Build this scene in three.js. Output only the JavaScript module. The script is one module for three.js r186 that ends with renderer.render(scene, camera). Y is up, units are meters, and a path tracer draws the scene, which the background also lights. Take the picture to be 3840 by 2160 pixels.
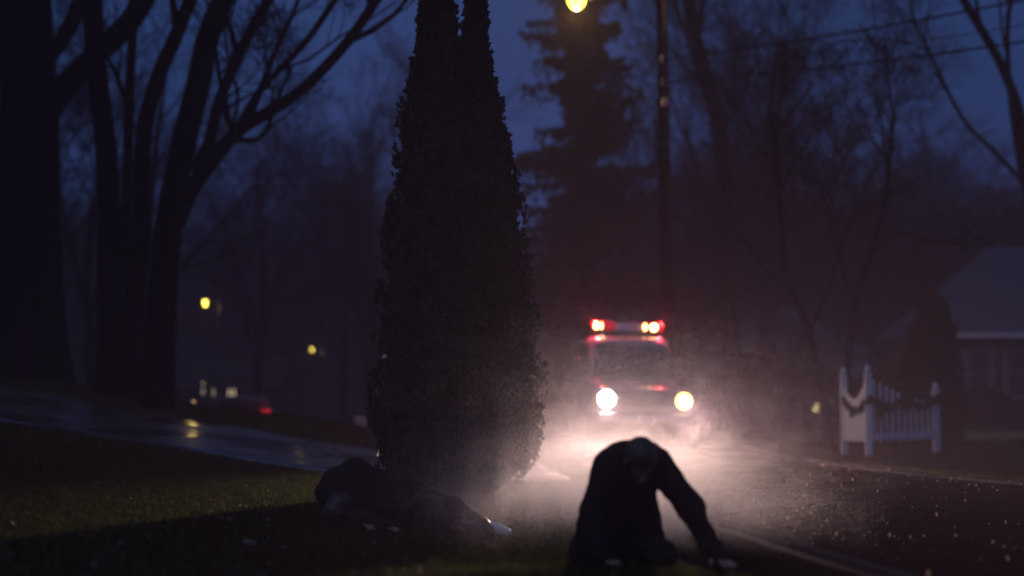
import * as THREE from 'three';
import { mergeGeometries } from 'three/addons/utils/BufferGeometryUtils.js';
import { RoundedBoxGeometry } from 'three/addons/geometries/RoundedBoxGeometry.js';
import { ImprovedNoise } from 'three/addons/math/ImprovedNoise.js';

// ------------------------------------------------------------------ camera, sky, sun, exposure
const scene = new THREE.Scene();
const FOC = 5940;                              // focal length in photograph pixels (3840 wide)
const EYE = 1.0, HORIZON = 1490;
const camera = new THREE.PerspectiveCamera(2 * Math.atan(1080 / FOC) * 180 / Math.PI, 16 / 9, 0.1, 900);
camera.position.set(0, EYE, 0);
const PITCH = Math.atan((HORIZON - 1080) / FOC);
camera.rotation.x = PITCH;
camera.focus = 14;
camera.userData.fStop = 0.68;
scene.add(camera);

const renderer = new THREE.WebGLRenderer({ antialias: true });
renderer.toneMapping = THREE.LinearToneMapping;
renderer.toneMappingExposure = 1.0;
renderer.shadowMap.enabled = true;

const perlin = new ImprovedNoise();
{
  const W = 512, Hh = 256, data = new Float32Array(W * Hh * 4);
  for (let j = 0; j < Hh; j++) for (let i = 0; i < W; i++) {
    const el = ((j + 0.5) / Hh - 0.5) * Math.PI, az = ((i + 0.5) / W - 0.5) * 2 * Math.PI;
    const y = Math.max(0, Math.sin(el)), x = Math.cos(el) * Math.cos(az), z = Math.cos(el) * Math.sin(az);
    let n = 0, a = 0.5, f = 2.2;
    for (let o = 0; o < 5; o++) { n += a * perlin.noise(x * f + 3, y * f * 2.2 + 7, z * f + 1); a *= 0.5; f *= 2.1; }
    const c = THREE.MathUtils.smoothstep(n, -0.25, 0.4), t = Math.pow(y, 0.45);
    const k = 0.8 + 0.5 * c, s = 1.15;
    data.set([s * k * (0.015 - 0.002 * t + 0.007 * c), s * k * (0.039 + 0.008 * t), s * k * (0.135 + 0.010 * t), 1], (j * W + i) * 4);
  }
  const sky = new THREE.DataTexture(data, W, Hh, THREE.RGBAFormat, THREE.FloatType);
  sky.mapping = THREE.EquirectangularReflectionMapping;
  sky.magFilter = THREE.LinearFilter; sky.needsUpdate = true;
  scene.background = sky; scene.environment = sky;
}
const sun = new THREE.DirectionalLight(0xf4f8e4, 0.17);   // last of the dusk
sun.name = 'dusk_light'; sun.position.set(-30, 60, 25); sun.castShadow = true; sun.shadow.radius = 60;
Object.assign(sun.shadow.camera, { left: -60, right: 60, top: 60, bottom: -60, near: 1, far: 200 });
scene.add(sun, sun.target);
scene.fog = new THREE.FogExp2(0xf2dcf8, 0.0024);

// ------------------------------------------------------------------ helpers
function rngOf(seed) { let s = seed >>> 0; return () => { s = (s + 0x6D2B79F5) | 0; let t = Math.imul(s ^ (s >>> 15), 1 | s); t = (t + Math.imul(t ^ (t >>> 7), 61 | t)) ^ t; return ((t ^ (t >>> 14)) >>> 0) / 4294967296; }; }
const V = (x, y, z) => new THREE.Vector3(x, y, z);
const { smoothstep, lerp, clamp } = THREE.MathUtils;
// a pixel of the photograph (in a 2576-wide view of it) at a distance d along the ground
function at(vx, vy, d) {
  const X = (vx * 3840 / 2576 - 1920) / FOC, Y = (1080 - vy * 3840 / 2576) / FOC, c = Math.cos(PITCH), s = Math.sin(PITCH);
  const up = Y * c + s, fw = c - Y * s;
  return V(X / fw * d, EYE + up / fw * d, -d);
}
const used = new Map();
function numbered(name) { const n = used.get(name) ?? 0; used.set(name, n + 1); return n ? `${name}_${String(n).padStart(3, '0')}` : name; }
function tag(o, label, category, group) { o.userData.label = label; o.userData.category = category; if (group) o.userData.group = group; return o; }
function thing(name, label, category, p = V(0, 0, 0), turn = 0, group) {
  const o = new THREE.Group(); o.name = numbered(name); o.position.copy(p); o.rotation.y = turn; tag(o, label, category, group); scene.add(o); return o;
}
function part(name, geo, m, parent) {
  const g = Array.isArray(geo) ? merge(geo) : geo;
  const o = new THREE.Mesh(g, m); o.name = name; o.castShadow = o.receiveShadow = true; parent.add(o); return o;
}
function structure(name, geo, m) { const o = part(name, geo, m, scene); o.name = numbered(name); o.userData.kind = 'structure'; return o; }
function merge(list) {
  const l = list.map((g) => { const h = g.index ? g.toNonIndexed() : g; for (const k of Object.keys(h.attributes)) if (!['position', 'normal', 'uv'].includes(k)) h.deleteAttribute(k); if (!h.attributes.uv) h.setAttribute('uv', new THREE.BufferAttribute(new Float32Array(h.attributes.position.count * 2), 2)); return h; });
  return l.length === 1 ? l[0] : mergeGeometries(l);
}
const box = (w, h, d, x = 0, y = 0, z = 0, r = 0.01) => new RoundedBoxGeometry(w, h, d, 2, Math.min(r, w / 2.01, h / 2.01, d / 2.01)).translate(x, y, z);
const cyl = (r0, r1, h, n = 16, x = 0, y = 0, z = 0) => new THREE.CylinderGeometry(r1, r0, h, n).translate(x, y, z);
const std = (r, g, b, rough = 0.8, extra = {}) => new THREE.MeshPhysicalMaterial({ color: new THREE.Color().setRGB(r, g, b), roughness: rough, ...extra });
const glow = (r, g, b, s) => new THREE.MeshStandardMaterial({ color: 0x101010, emissive: new THREE.Color().setRGB(r, g, b), emissiveIntensity: s, roughness: 0.4 });
// a bar of rectangular section from a to b
function bar(a, b, w, h) { const d = b.clone().sub(a), L = d.length(); const g = new RoundedBoxGeometry(w, h, L, 1, Math.min(w, h) * 0.15); g.translate(0, 0, L / 2); g.applyQuaternion(new THREE.Quaternion().setFromUnitVectors(V(0, 0, 1), d.normalize())); return g.translate(a.x, a.y, a.z); }
// tapered tube through points with radii
function tube(pts, radii, sides = 8, out) {
  const P = out ?? { p: [], n: [], u: [], i: [] }, base = P.p.length / 3;
  let nx = V(1, 0, 0), len = 0; const t = V(), b = V();
  for (let k = 0; k < pts.length; k++) {
    t.copy(pts[Math.min(k + 1, pts.length - 1)]).sub(pts[Math.max(k - 1, 0)]).normalize();
    if (Math.abs(t.dot(nx)) > 0.95) nx = Math.abs(t.x) < 0.7 ? V(1, 0, 0) : V(0, 0, 1);
    nx = nx.clone().addScaledVector(t, -nx.dot(t)).normalize(); b.crossVectors(t, nx);
    if (k) len += pts[k].distanceTo(pts[k - 1]);
    for (let s = 0; s < sides; s++) {
      const a = s / sides * Math.PI * 2, c = Math.cos(a), q = Math.sin(a), ox = nx.x * c + b.x * q, oy = nx.y * c + b.y * q, oz = nx.z * c + b.z * q;
      P.p.push(pts[k].x + ox * radii[k], pts[k].y + oy * radii[k], pts[k].z + oz * radii[k]); P.n.push(ox, oy, oz); P.u.push(s / sides * 2, len);
    }
    if (k) for (let s = 0; s < sides; s++) { const a0 = base + (k - 1) * sides + s, a1 = base + (k - 1) * sides + (s + 1) % sides; P.i.push(a0, a0 + sides, a1, a1, a0 + sides, a1 + sides); }
  }
  return P;
}
// (winding is fixed in geo(): normals are explicit)
function geo(P) {
  const g = new THREE.BufferGeometry();
  g.setAttribute('position', new THREE.Float32BufferAttribute(P.p, 3)); g.setAttribute('normal', new THREE.Float32BufferAttribute(P.n, 3)); g.setAttribute('uv', new THREE.Float32BufferAttribute(P.u, 2)); g.setIndex(P.i); return g;
}
const newTubes = () => ({ p: [], n: [], u: [], i: [] });
function curve(pts, n) { return new THREE.CatmullRomCurve3(pts).getPoints(n); }

// ------------------------------------------------------------------ textures
function periodic(seed) {
  const r = rngOf(seed), N = 256, v = new Float32Array(N * N).map(() => r());
  return (x, y, per) => { const f = (a) => ((a % per) + per) % per, ix = Math.floor(x), iy = Math.floor(y), tx = x - ix, ty = y - iy, s = tx * tx * (3 - 2 * tx), t = ty * ty * (3 - 2 * ty), g = (a, b) => v[f(a) + f(b) * N]; return lerp(lerp(g(ix, iy), g(ix + 1, iy), s), lerp(g(ix, iy + 1), g(ix + 1, iy + 1), s), t); };
}
function texture(size, fn, srgb = false) {
  const d = new Uint8Array(size * size * 4);
  for (let y = 0; y < size; y++) for (let x = 0; x < size; x++) { const c = fn(x / size, y / size); const q = (y * size + x) * 4; if (Array.isArray(c)) { d[q] = c[0] * 255; d[q + 1] = c[1] * 255; d[q + 2] = c[2] * 255; } else d[q] = d[q + 1] = d[q + 2] = clamp(c, 0, 1) * 255; d[q + 3] = 255; }
  const t = new THREE.DataTexture(d, size, size); t.wrapS = t.wrapT = THREE.RepeatWrapping; t.magFilter = THREE.LinearFilter; t.minFilter = THREE.LinearMipmapLinearFilter; t.generateMipmaps = true; if (srgb) t.colorSpace = THREE.SRGBColorSpace; t.needsUpdate = true; return t;
}
const pn = periodic(11);
const fbm = (u, v, per, oct = 4) => { let s = 0, a = 0.5, p = per; for (let o = 0; o < oct; o++) { s += a * pn(u * p + o * 17, v * p + o * 5, p); a *= 0.5; p *= 2; } return s / (1 - Math.pow(0.5, oct)); };
const asphaltColor = texture(512, (u, v) => { const g = 0.13 + 0.08 * pn(u * 128, v * 128, 128) + 0.10 * fbm(u, v, 4); return [g, g, g * 1.03]; }, true);
const asphaltRough = texture(512, (u, v) => { const w = smoothstep(fbm(u + 0.3, v, 4, 4), 0.38, 0.62); return 0.13 + 0.14 * w + 0.05 * pn(u * 128, v * 128, 128) * w; });
const asphaltBump = texture(512, (u, v) => { const w = smoothstep(fbm(u + 0.3, v, 4, 4), 0.36, 0.6); return 0.5 + w * (0.5 * (pn(u * 200, v * 200, 200) - 0.5)) + 0.3 * (fbm(u, v, 12, 3) - 0.5); });
const turfColor = texture(256, (u, v) => { const a = fbm(u, v, 8), b = pn(u * 128, v * 128, 128); return [0.27 + 0.10 * a + 0.05 * b, 0.29 + 0.10 * a + 0.05 * b, 0.17 + 0.05 * a]; }, true);
const barkBump = texture(256, (u, v) => Math.abs(fbm(u, v * 0.25 + 0.1, 32, 3) - 0.5) * 2);
const rep = (t, x, y) => { const c = t.clone(); c.repeat.set(x, y); c.needsUpdate = true; return c; };

const M = {
  road: new THREE.MeshPhysicalMaterial({ map: rep(asphaltColor, 0.25, 0.25), roughness: 1, roughnessMap: rep(asphaltRough, 0.25, 0.25), bumpMap: rep(asphaltBump, 0.25, 0.25), bumpScale: 0.0005 }),
  drive: new THREE.MeshPhysicalMaterial({ map: rep(asphaltColor, 0.3, 0.3), specularIntensity: 0.6, roughness: 1.1, roughnessMap: rep(asphaltRough, 0.3, 0.3), bumpMap: rep(asphaltBump, 0.3, 0.3), bumpScale: 0.0008 }),
  kerb: new THREE.MeshPhysicalMaterial({ color: new THREE.Color().setRGB(0.025, 0.024, 0.024), specularIntensity: 0, roughness: 0.9, bumpMap: rep(asphaltBump, 0.5, 0.5), bumpScale: 0.0006 }),
  turf: new THREE.MeshStandardMaterial({ map: rep(turfColor, 0.4, 0.4), roughness: 1 }),
  bark: new THREE.MeshStandardMaterial({ color: new THREE.Color().setRGB(0.055, 0.045, 0.040), roughness: 0.9, bumpMap: barkBump, bumpScale: 0.02 }),
  twig: std(0.05, 0.040, 0.036, 0.9, { specularIntensity: 0.3 }),
  white: std(0.72, 0.72, 0.70, 0.45),
  trim: std(0.22, 0.22, 0.23, 0.6),
  metal: std(0.12, 0.12, 0.13, 0.4, { metalness: 0.8 }),
  wood: std(0.10, 0.075, 0.055, 0.85),
  black: std(0.012, 0.012, 0.013, 0.5),
  rubber: std(0.018, 0.018, 0.018, 0.8),
};

// ------------------------------------------------------------------ terrain
function H(x, z) {
  const d = -z;
  const side = smoothstep(-x, 0.8, 4.5);
  let h = 0.094 * Math.max(0, -x - 1.1 + 0.35 * Math.exp(-Math.abs(-x - 1.1))) * smoothstep(-x, 0.2, 2.2);
  h = Math.min(h, 0.6 + h * 0.55);
  h += side * 0.025 * clamp(d - 18, 0, 12);
  h += 0.24 * Math.exp(-Math.pow((d - 29.5) / 3.0, 2)) * smoothstep(-x, 5, 9);
  h *= 1 - 0.95 * smoothstep(d, 31, 46);
  h -= 0.06 * (Math.sqrt(Math.pow(Math.max(0, d - 31), 2) + 9) - 3) * smoothstep(-x, -5, 0) * (1 - smoothstep(d, 80, 140) * 0.55);   // the street runs downhill behind the bank
  h += 0.15 * Math.exp(-Math.pow((x - 0.25) / 1.3, 2) - Math.pow((d - 7.5) / 1.0, 2));
  h += smoothstep(x, 7, 20) * 0.25 * smoothstep(d, 18, 40);
  return h;
}
const nearEdge = new THREE.CatmullRomCurve3([[-1.6, 120], [-0.8, 70], [-0.3, 45], [0.1, 30], [0.5, 22], [1.0, 16.5], [1.69, 12.45], [2.14, 8.87], [2.9, 4], [4, 0], [6, -6]].map(([x, d]) => V(x, 0, -d)), false, 'centripetal');
const farEdge = new THREE.CatmullRomCurve3([[4.0, 120], [4.3, 70], [4.4, 45], [4.5, 30], [4.6, 25], [5.0, 21.2], [5.9, 17.7], [7.6, 13], [10, 8.5], [13, 4], [17, -1]].map(([x, d]) => V(x, 0, -d)), false, 'centripetal');
const driveNear = new THREE.CatmullRomCurve3([[0.75, 18.6], [-0.6, 18.1], [-2.1, 18.4], [-4.3, 20], [-7.1, 22], [-12, 25.2], [-20, 30]].map(([x, d]) => V(x, 0, -d)));
const driveFar = new THREE.CatmullRomCurve3([[0.25, 27.0], [-1.2, 25.4], [-3, 25], [-5.7, 26.3], [-9, 28], [-14, 31], [-21, 36]].map(([x, d]) => V(x, 0, -d)));
// ribbon between two edges, lifted above the ground, with a skirt round it
function ribbon(A, B, nt, ns, lift, crown = 0, t0 = 0, t1 = 1) {
  const P = newTubes();
  const row = [], pa = [], pb = [];
  for (let i = 0; i <= nt; i++) { const t = lerp(t0, t1, i / nt); pa.push(A.getPoint(t)); pb.push(B.getPoint(t)); }
  for (let i = 0; i <= nt; i++) for (let j = 0; j <= ns; j++) {
    const s = j / ns, e = (j === 0 || j === ns), p = pa[i].clone().lerp(pb[i], clamp((j - 1) / (ns - 2), 0, 1));
    const sc = clamp((j - 1) / (ns - 2), 0, 1);
    P.p.push(p.x, H(p.x, p.z) + lift + crown * 4 * sc * (1 - sc) - (e ? lift + 0.12 : 0), p.z); P.u.push(p.x, p.z);
  }
  for (let i = 0; i < nt; i++) for (let j = 0; j < ns; j++) { const a = i * (ns + 1) + j, b = a + ns + 1; P.i.push(a, a + 1, b, b, a + 1, b + 1); }
  const g = new THREE.BufferGeometry(); g.setAttribute('position', new THREE.Float32BufferAttribute(P.p, 3)); g.setAttribute('uv', new THREE.Float32BufferAttribute(P.u, 2)); g.setIndex(P.i);
  g.computeVertexNormals(); const n = g.attributes.normal; for (let i = 0; i < n.count; i++) if (n.getY(i) < 0) n.setXYZ(i, -n.getX(i), -n.getY(i), -n.getZ(i));
  return g;
}
const poly = (A, B, n = 60) => { const a = [], b = []; for (let i = 0; i <= n; i++) { const p = A.getPoint(i / n), q = B.getPoint(i / n); a.push([p.x, p.z]); b.push([q.x, q.z]); } return a.concat(b.reverse()); };
function inside(P, x, z) { let c = false; for (let i = 0, j = P.length - 1; i < P.length; j = i++) { const [xi, zi] = P[i], [xj, zj] = P[j]; if ((zi > z) !== (zj > z) && x < (xj - xi) * (z - zi) / (zj - zi) + xi) c = !c; } return c; }
function offsetCurve(C, off, t0, t1, n = 40) { const pts = []; for (let i = 0; i <= n; i++) { const t = lerp(t0, t1, i / n), p = C.getPoint(t), q = C.getTangent(t); pts.push(V(p.x - q.z * off, 0, p.z + q.x * off)); } return new THREE.CatmullRomCurve3(pts); }
// t of the near edge at a distance d
function tAt(C, d) { let lo = 0, hi = 1; for (let k = 0; k < 40; k++) { const m = (lo + hi) / 2; if (-C.getPoint(m).z > d) lo = m; else hi = m; } return lo; }
const polyRoad = poly(nearEdge, farEdge), polyDrive = poly(driveNear, driveFar);
// footpath on the near side of the kerb
const tp0 = tAt(nearEdge, 14.2), tp1 = tAt(nearEdge, 3.5);
const pathA = offsetCurve(nearEdge, 0.95, tp0, tp1), pathB = offsetCurve(nearEdge, 0.16, tp0, tp1);
const sideSign = pathA.getPoint(0).x < nearEdge.getPoint(tp0).x ? 1 : -1;
const fpA = sideSign > 0 ? pathA : offsetCurve(nearEdge, -0.95, tp0, tp1), fpB = sideSign > 0 ? pathB : offsetCurve(nearEdge, -0.16, tp0, tp1);
const polyPath = poly(fpA, fpB);
{
  const xs = [], zs = [];
  for (let x = -160; x < -24; x += 8) xs.push(x); for (let x = -24; x <= 24; x += 0.3) xs.push(x); for (let x = 32; x <= 160; x += 8) xs.push(x);
  for (let z = 14; z > -52; z -= 0.3) zs.push(z); for (let z = -52; z >= -320; z -= 6) zs.push(z);
  const p = [], u = [], ix = [];
  for (const z of zs) for (const x of xs) { p.push(x, H(x, z) + 0.012 * perlin.noise(x * 1.3, z * 1.3, 0.5), z); u.push(x, z); }
  for (let j = 0; j < zs.length - 1; j++) for (let i = 0; i < xs.length - 1; i++) { const a = j * xs.length + i, b = a + xs.length; ix.push(a, a + 1, b, b, a + 1, b + 1); }
  const g = new THREE.BufferGeometry(); g.setAttribute('position', new THREE.Float32BufferAttribute(p, 3)); g.setAttribute('uv', new THREE.Float32BufferAttribute(u, 2)); g.setIndex(ix); g.computeVertexNormals();
  structure('lawn_ground', g, M.turf);
  structure('road', ribbon(nearEdge, farEdge, 260, 14, 0.034, 0.03), M.road);
  structure('driveway', ribbon(driveNear, driveFar, 90, 12, 0.024, 0.01), M.drive);
  structure('footpath', ribbon(fpA, fpB, 60, 8, 0.026), M.drive);
}
// kerbs: a lifted strip along each road edge, cut open at the driveway
function kerb(C, sgn, t0, t1, k = 1) {
  const a = offsetCurve(C, 0.0 * sgn, t0, t1, 60), b = offsetCurve(C, 0.15 * sgn, t0, t1, 60), P = newTubes(), n = 80;
  const prof = [[0, -0.1], [0, 0.10], [0.12, 0.125], [0.88, 0.125], [1, 0.10], [1, -0.1]];
  for (let i = 0; i <= n; i++) for (const [s, y] of prof) { const p = a.getPoint(i / n).lerp(b.getPoint(i / n), s); P.p.push(p.x, H(p.x, p.z) + (y > 0 ? y * k : y), p.z); P.u.push(s * 0.15 + y, a.getLength() * i / n); }
  for (let i = 0; i < n; i++) for (let j = 0; j < prof.length - 1; j++) { const q = i * prof.length + j, r = q + prof.length; P.i.push(q, q + 1, r, r, q + 1, r + 1); }
  const g0 = new THREE.BufferGeometry(); g0.setAttribute('position', new THREE.Float32BufferAttribute(P.p, 3)); g0.setAttribute('uv', new THREE.Float32BufferAttribute(P.u, 2)); g0.setIndex(P.i);
  const g = g0.toNonIndexed(); g.computeVertexNormals();
  structure('kerb', g, M.kerb);
}
{
  const c = nearEdge.getPoint(0.5), q = nearEdge.getTangent(0.5), s = (c.x - q.z) < c.x ? 1 : -1;
  kerb(nearEdge, s, tAt(nearEdge, 17.6), tAt(nearEdge, 2), 0.4); kerb(nearEdge, s, tAt(nearEdge, 60), tAt(nearEdge, 28));
  kerb(farEdge, -s, tAt(farEdge, 60), tAt(farEdge, 9), 0.34);
}

// ------------------------------------------------------------------ grass
{
  const r = rngOf(5), P = { p: [], n: [], i: [] };
  for (let b = 0; b < 7; b++) {
    const a = r() * 6.28, lean = 0.3 + r() * 0.9, h = 0.03 + r() * 0.035, w = 0.0022 + r() * 0.001, ox = (r() - 0.5) * 0.05, oz = (r() - 0.5) * 0.05, dx = Math.cos(a), dz = Math.sin(a), k = P.p.length / 3;
    for (let j = 0; j < 3; j++) { const t = j / 2, bend = lean * t * t * h, y = h * (t - 0.25 * t * t * lean), ww = w * (1 - t * 0.9); P.p.push(ox + dx * bend - dz * ww, y, oz + dz * bend + dx * ww, ox + dx * bend + dz * ww, y, oz + dz * bend - dx * ww); for (let q = 0; q < 2; q++) P.n.push(-dx * 0.5, 0.8, -dz * 0.5); }
    P.i.push(k, k + 1, k + 2, k + 2, k + 1, k + 3, k + 2, k + 3, k + 4, k + 4, k + 3, k + 5);
  }
  const g = new THREE.BufferGeometry(); g.setAttribute('position', new THREE.Float32BufferAttribute(P.p, 3)); g.setAttribute('normal', new THREE.Float32BufferAttribute(P.n, 3)); g.setIndex(P.i);
  const spots = [], kerbGap = (x, z) => inside(polyRoad, x, z) || inside(polyDrive, x, z) || inside(polyPath, x, z);
  const drop = (x, d, s) => { const z = -d; if (kerbGap(x, z) || kerbGap(x + 0.17, z) || kerbGap(x - 0.17, z)) return; spots.push([x, H(x, z) - 0.004, z, s]); };
  for (let k = 0; k < 105000; k++) { const d = 6.8 + Math.pow(r(), 0.8) * 15.5, x = lerp(-0.36 * d - 0.4, 0.20 * d + 0.3, r()); drop(x, d, 0.8 + r() * 0.6); }
  for (let k = 0; k < 30000; k++) { const d = 22 + r() * 13, x = lerp(-0.36 * d, -0.05 * d, r()); drop(x, d, 1.1 + r() * 0.9); }
  for (let k = 0; k < 26000; k++) { const d = 15 + r() * 20, x = lerp(0.12 * d, 0.36 * d, r()); drop(x, d, 0.9 + r() * 0.7); }
  const im = new THREE.InstancedMesh(g, new THREE.MeshPhysicalMaterial({ roughness: 0.42, side: THREE.DoubleSide }), spots.length), m = new THREE.Matrix4(), q = new THREE.Quaternion(), c = new THREE.Color();
  spots.forEach(([x, y, z, s], i) => {
    m.compose(V(x, y, z), q.setFromAxisAngle(V(0, 1, 0), r() * 6.28), V(s, s * (0.7 + r() * 0.6), s)); im.setMatrixAt(i, m);
    const n = perlin.noise(x * 0.9, z * 0.9, 3) * 0.5 + 0.5, dry = r() < 0.06 + 0.10 * n ? 1 : 0, k = 0.75 + r() * 0.5; c.setRGB(k * lerp(0.085, 0.17, dry), k * lerp(0.12, 0.15, dry), k * lerp(0.036, 0.07, dry)); im.setColorAt(i, c);
  });
  im.name = 'grass'; im.userData.kind = 'stuff'; tag(im, 'short wet green grass of the lawns and verges', 'grass'); im.castShadow = im.receiveShadow = true; scene.add(im);
}
function fallenLeaf(vx, vy, d, turn, label) {
  const s = new THREE.Shape(); s.moveTo(0, -0.06); s.quadraticCurveTo(0.045, -0.03, 0.03, 0.0); s.lineTo(0.055, 0.02); s.quadraticCurveTo(0.02, 0.03, 0, 0.075); s.quadraticCurveTo(-0.02, 0.03, -0.055, 0.02); s.lineTo(-0.03, 0); s.quadraticCurveTo(-0.045, -0.03, 0, -0.06);
  const g = new THREE.ExtrudeGeometry(s, { depth: 0.002, bevelEnabled: false, curveSegments: 4 }); g.rotateX(-Math.PI / 2 + 0.35);
  const p = at(vx, vy, d), o = part('fallen_leaf', g, std(0.14, 0.085, 0.06, 0.6), scene); o.name = numbered('fallen_leaf'); o.position.set(p.x, H(p.x, p.z) + 0.045, p.z); o.rotation.y = turn; tag(o, label, 'leaf', 'fallen leaves on the lawn');
}
{
  const s = new THREE.Shape(); s.moveTo(0, -0.03); s.quadraticCurveTo(0.025, 0, 0, 0.04); s.quadraticCurveTo(-0.025, 0, 0, -0.03);
  const g = new THREE.ExtrudeGeometry(s, { depth: 0.0015, bevelEnabled: false, curveSegments: 3 }), r = rngOf(6), spots = [];
  for (let k = 0; k < 420; k++) { const d = 7.2 + r() * 18, x = lerp(-0.36 * d, 0.1 * d, r()); if (!inside(polyRoad, x, -d)) spots.push([x, H(x, -d) + (inside(polyDrive, x, -d) ? 0.036 : 0.03 + 0.02 * r()), -d]); }
  const im = new THREE.InstancedMesh(g, std(1, 1, 1, 0.5), spots.length), m = new THREE.Matrix4(), q = new THREE.Quaternion(), c = new THREE.Color();
  spots.forEach(([x, y, z], i) => { const k = 0.6 + r() * 0.6; im.setMatrixAt(i, m.compose(V(x, y, z), q.setFromEuler(new THREE.Euler(-1.57 + (r() - 0.5) * 0.8, (r() - 0.5) * 0.6, r() * 6.28)), V(k, k, k))); im.setColorAt(i, c.setRGB(0.16 * k, 0.10 * k, 0.06 * k)); });
  im.name = 'leaf_litter'; im.userData.kind = 'stuff'; tag(im, 'small brown fallen leaves strewn over the lawn', 'leaves'); scene.add(im);
}
fallenLeaf(628, 1372, 9.9, 0.6, 'single curled pale brown leaf on the lawn left of the lying person');
fallenLeaf(565, 1308, 11.3, 1.8, 'thin brown leaf lying flat on the lawn between driveway and lying person');

// ------------------------------------------------------------------ bare trees
function wander(p, dir, len, n, r, wob, up) { const pts = [p.clone()], d = dir.clone().normalize(); for (let k = 1; k <= n; k++) { d.x += (r() - 0.5) * wob; d.y += (r() - 0.5) * wob + up; d.z += (r() - 0.5) * wob; d.normalize(); pts.push(pts[k - 1].clone().addScaledVector(d, len / n)); } return pts; }
function aim(dir, ang, r) { const a = V(r() - 0.5, r() - 0.5, r() - 0.5).cross(dir).normalize(); return dir.clone().applyAxisAngle(a, ang); }
// grows children along a limb into `out`
function sprout(out, pts, rad, level, r, o) {
  const n = o.kids[level] ?? 0; if (!n) return;
  const L = pts.reduce((s, p, k) => k ? s + p.distanceTo(pts[k - 1]) : 0, 0);
  for (let k = 0; k < n; k++) {
    const t = lerp(o.from ?? 0.3, 1, (k + r()) / n) * (pts.length - 1), i = Math.min(pts.length - 2, Math.floor(t)), f = t - i, p = pts[i].clone().lerp(pts[i + 1], f), dir = pts[i + 1].clone().sub(pts[i]).normalize();
    const rr = Math.max(o.min ?? 0.004, lerp(rad[i], rad[i + 1], f) * (0.45 + 0.25 * r())), len = (o.len?.[level] ?? L * 0.55) * (0.6 + 0.7 * r()) * (1.15 - 0.45 * t / (pts.length - 1));
    const q = wander(p, aim(dir, o.ang * (0.6 + 0.8 * r()), r), len, level >= 2 ? 3 : 5, r, 0.35, o.up), qr = q.map((_, j) => Math.max(o.min ?? 0.004, rr * (1 - 0.8 * j / (q.length - 1))));
    tube(q, qr, level >= 2 ? 3 : level ? 4 : 6, out); sprout(out, q, qr, level + 1, r, o);
  }
}
const TREE = { kids: [8, 6, 5, 4], ang: 0.62, up: 0.05, min: 0.007, from: 0.3 };
function stemTree(seed, h, rad, o = TREE, lean = 0) {
  const r = rngOf(seed), T = newTubes(), C = newTubes(), p = wander(V(0, -0.3, 0), V(lean, 1, 0.05 * (r() - 0.5)), h * 0.8, 10, r, 0.09, 0.02), R = p.map((_, k) => rad * (k === 0 ? 1.35 : 1 - 0.85 * Math.pow(k / 10, 0.9)));
  tube(curve(p, 24), curve(R.map((x) => V(x, 0, 0)), 24).map((v) => v.x), 10, T);
  const fork = 1 + Math.floor(r() * 2);
  for (let k = 0; k < fork; k++) { const i = 3 + Math.floor(r() * 3), q = wander(p[i], aim(V(0, 1, 0), 0.35 + 0.25 * r(), r), h * 0.5, 8, r, 0.12, 0.03), Q = q.map((_, j) => R[i] * 0.7 * (1 - 0.85 * j / 8)); tube(q, Q, 7, T); sprout(C, q, Q, 0, r, { ...o, kids: o.kids.map((x, n) => n ? x : Math.ceil(x * 0.7)), len: [h * 0.2, h * 0.11, h * 0.06, h * 0.035] }); }
  sprout(C, p, R, 0, r, { ...o, len: [h * 0.28, h * 0.13, h * 0.07, h * 0.04] });
  return { trunk: geo(T), crown: geo(C) };
}
function placeTree(t, x, d, s, turn, label, group, name = 'bare_tree') {
  const o = thing(name, label, 'tree', V(x, H(x, -d), -d), turn, group); o.scale.setScalar(s); part('trunk', t.trunk, M.bark, o); part('crown', t.crown, M.twig, o); return o;
}
// a tree whose main limbs follow the photograph
function limbTree(label, d, base, limbs, seed, o, group) {
  const b = at(base[0], base[1], d), root = thing('bare_tree', label, 'tree', V(b.x, H(b.x, -d), -d), 0, group), r = rngOf(seed), T = newTubes(), C = newTubes(), org = root.position;
  for (const l of limbs) {
    const sw = l.depth ?? 0, pts = l.pts.map(([x, y], k) => at(x, y, d + sw * k / l.pts.length).sub(org)); if (l.root) { pts[0].y = -0.3; }
    if (l.on) { const a = pts[pts.length - 1], q = pts[pts.length - 2], dir = a.clone().sub(q).normalize(); pts.push(...wander(a, dir, l.on, 5, r, 0.2, 0.05).slice(1)); }
    const n = pts.length * 4, cp = curve(pts, n), m = l.w[0] * 3840 / 2576 / FOC * d / 2, e = l.w[1] * 3840 / 2576 / FOC * d / 2, R = cp.map((_, k) => lerp(m, e, Math.pow(k / n, 0.8)) * (l.root ? 1 + 0.45 * Math.exp(-k / n * 14) : 1));
    tube(cp, R, 12, T); sprout(C, cp, R, l.level ?? 0, r, { ...TREE, from: l.root ? 0.45 : 0.25, ...o, ...(l.o ?? {}) });
  }
  part('trunk', geo(T), M.bark, root); part('crown', geo(C), M.twig, root); return root;
}
const LT = { kids: [9, 6, 5, 4], len: [2.6, 1.4, 0.8, 0.45], ang: 0.6, min: 0.006 };
limbTree('massive dark trunk filling the left side of the bank, one limb to the right', 30.5, [85, 975], [
  { root: 1, pts: [[85, 985], [80, 800], [72, 500], [70, 200], [60, 0]], w: [165, 118], on: 6 },
  { pts: [[90, 330], [150, 235], [230, 150], [330, 50], [380, -40]], w: [70, 40], on: 3 },
  { pts: [[60, 420], [30, 250], [-10, 80]], w: [50, 30], on: 3 },
  { pts: [[110, 160], [180, 60], [210, -40]], w: [45, 25], on: 3 },
], 21, LT);
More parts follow.
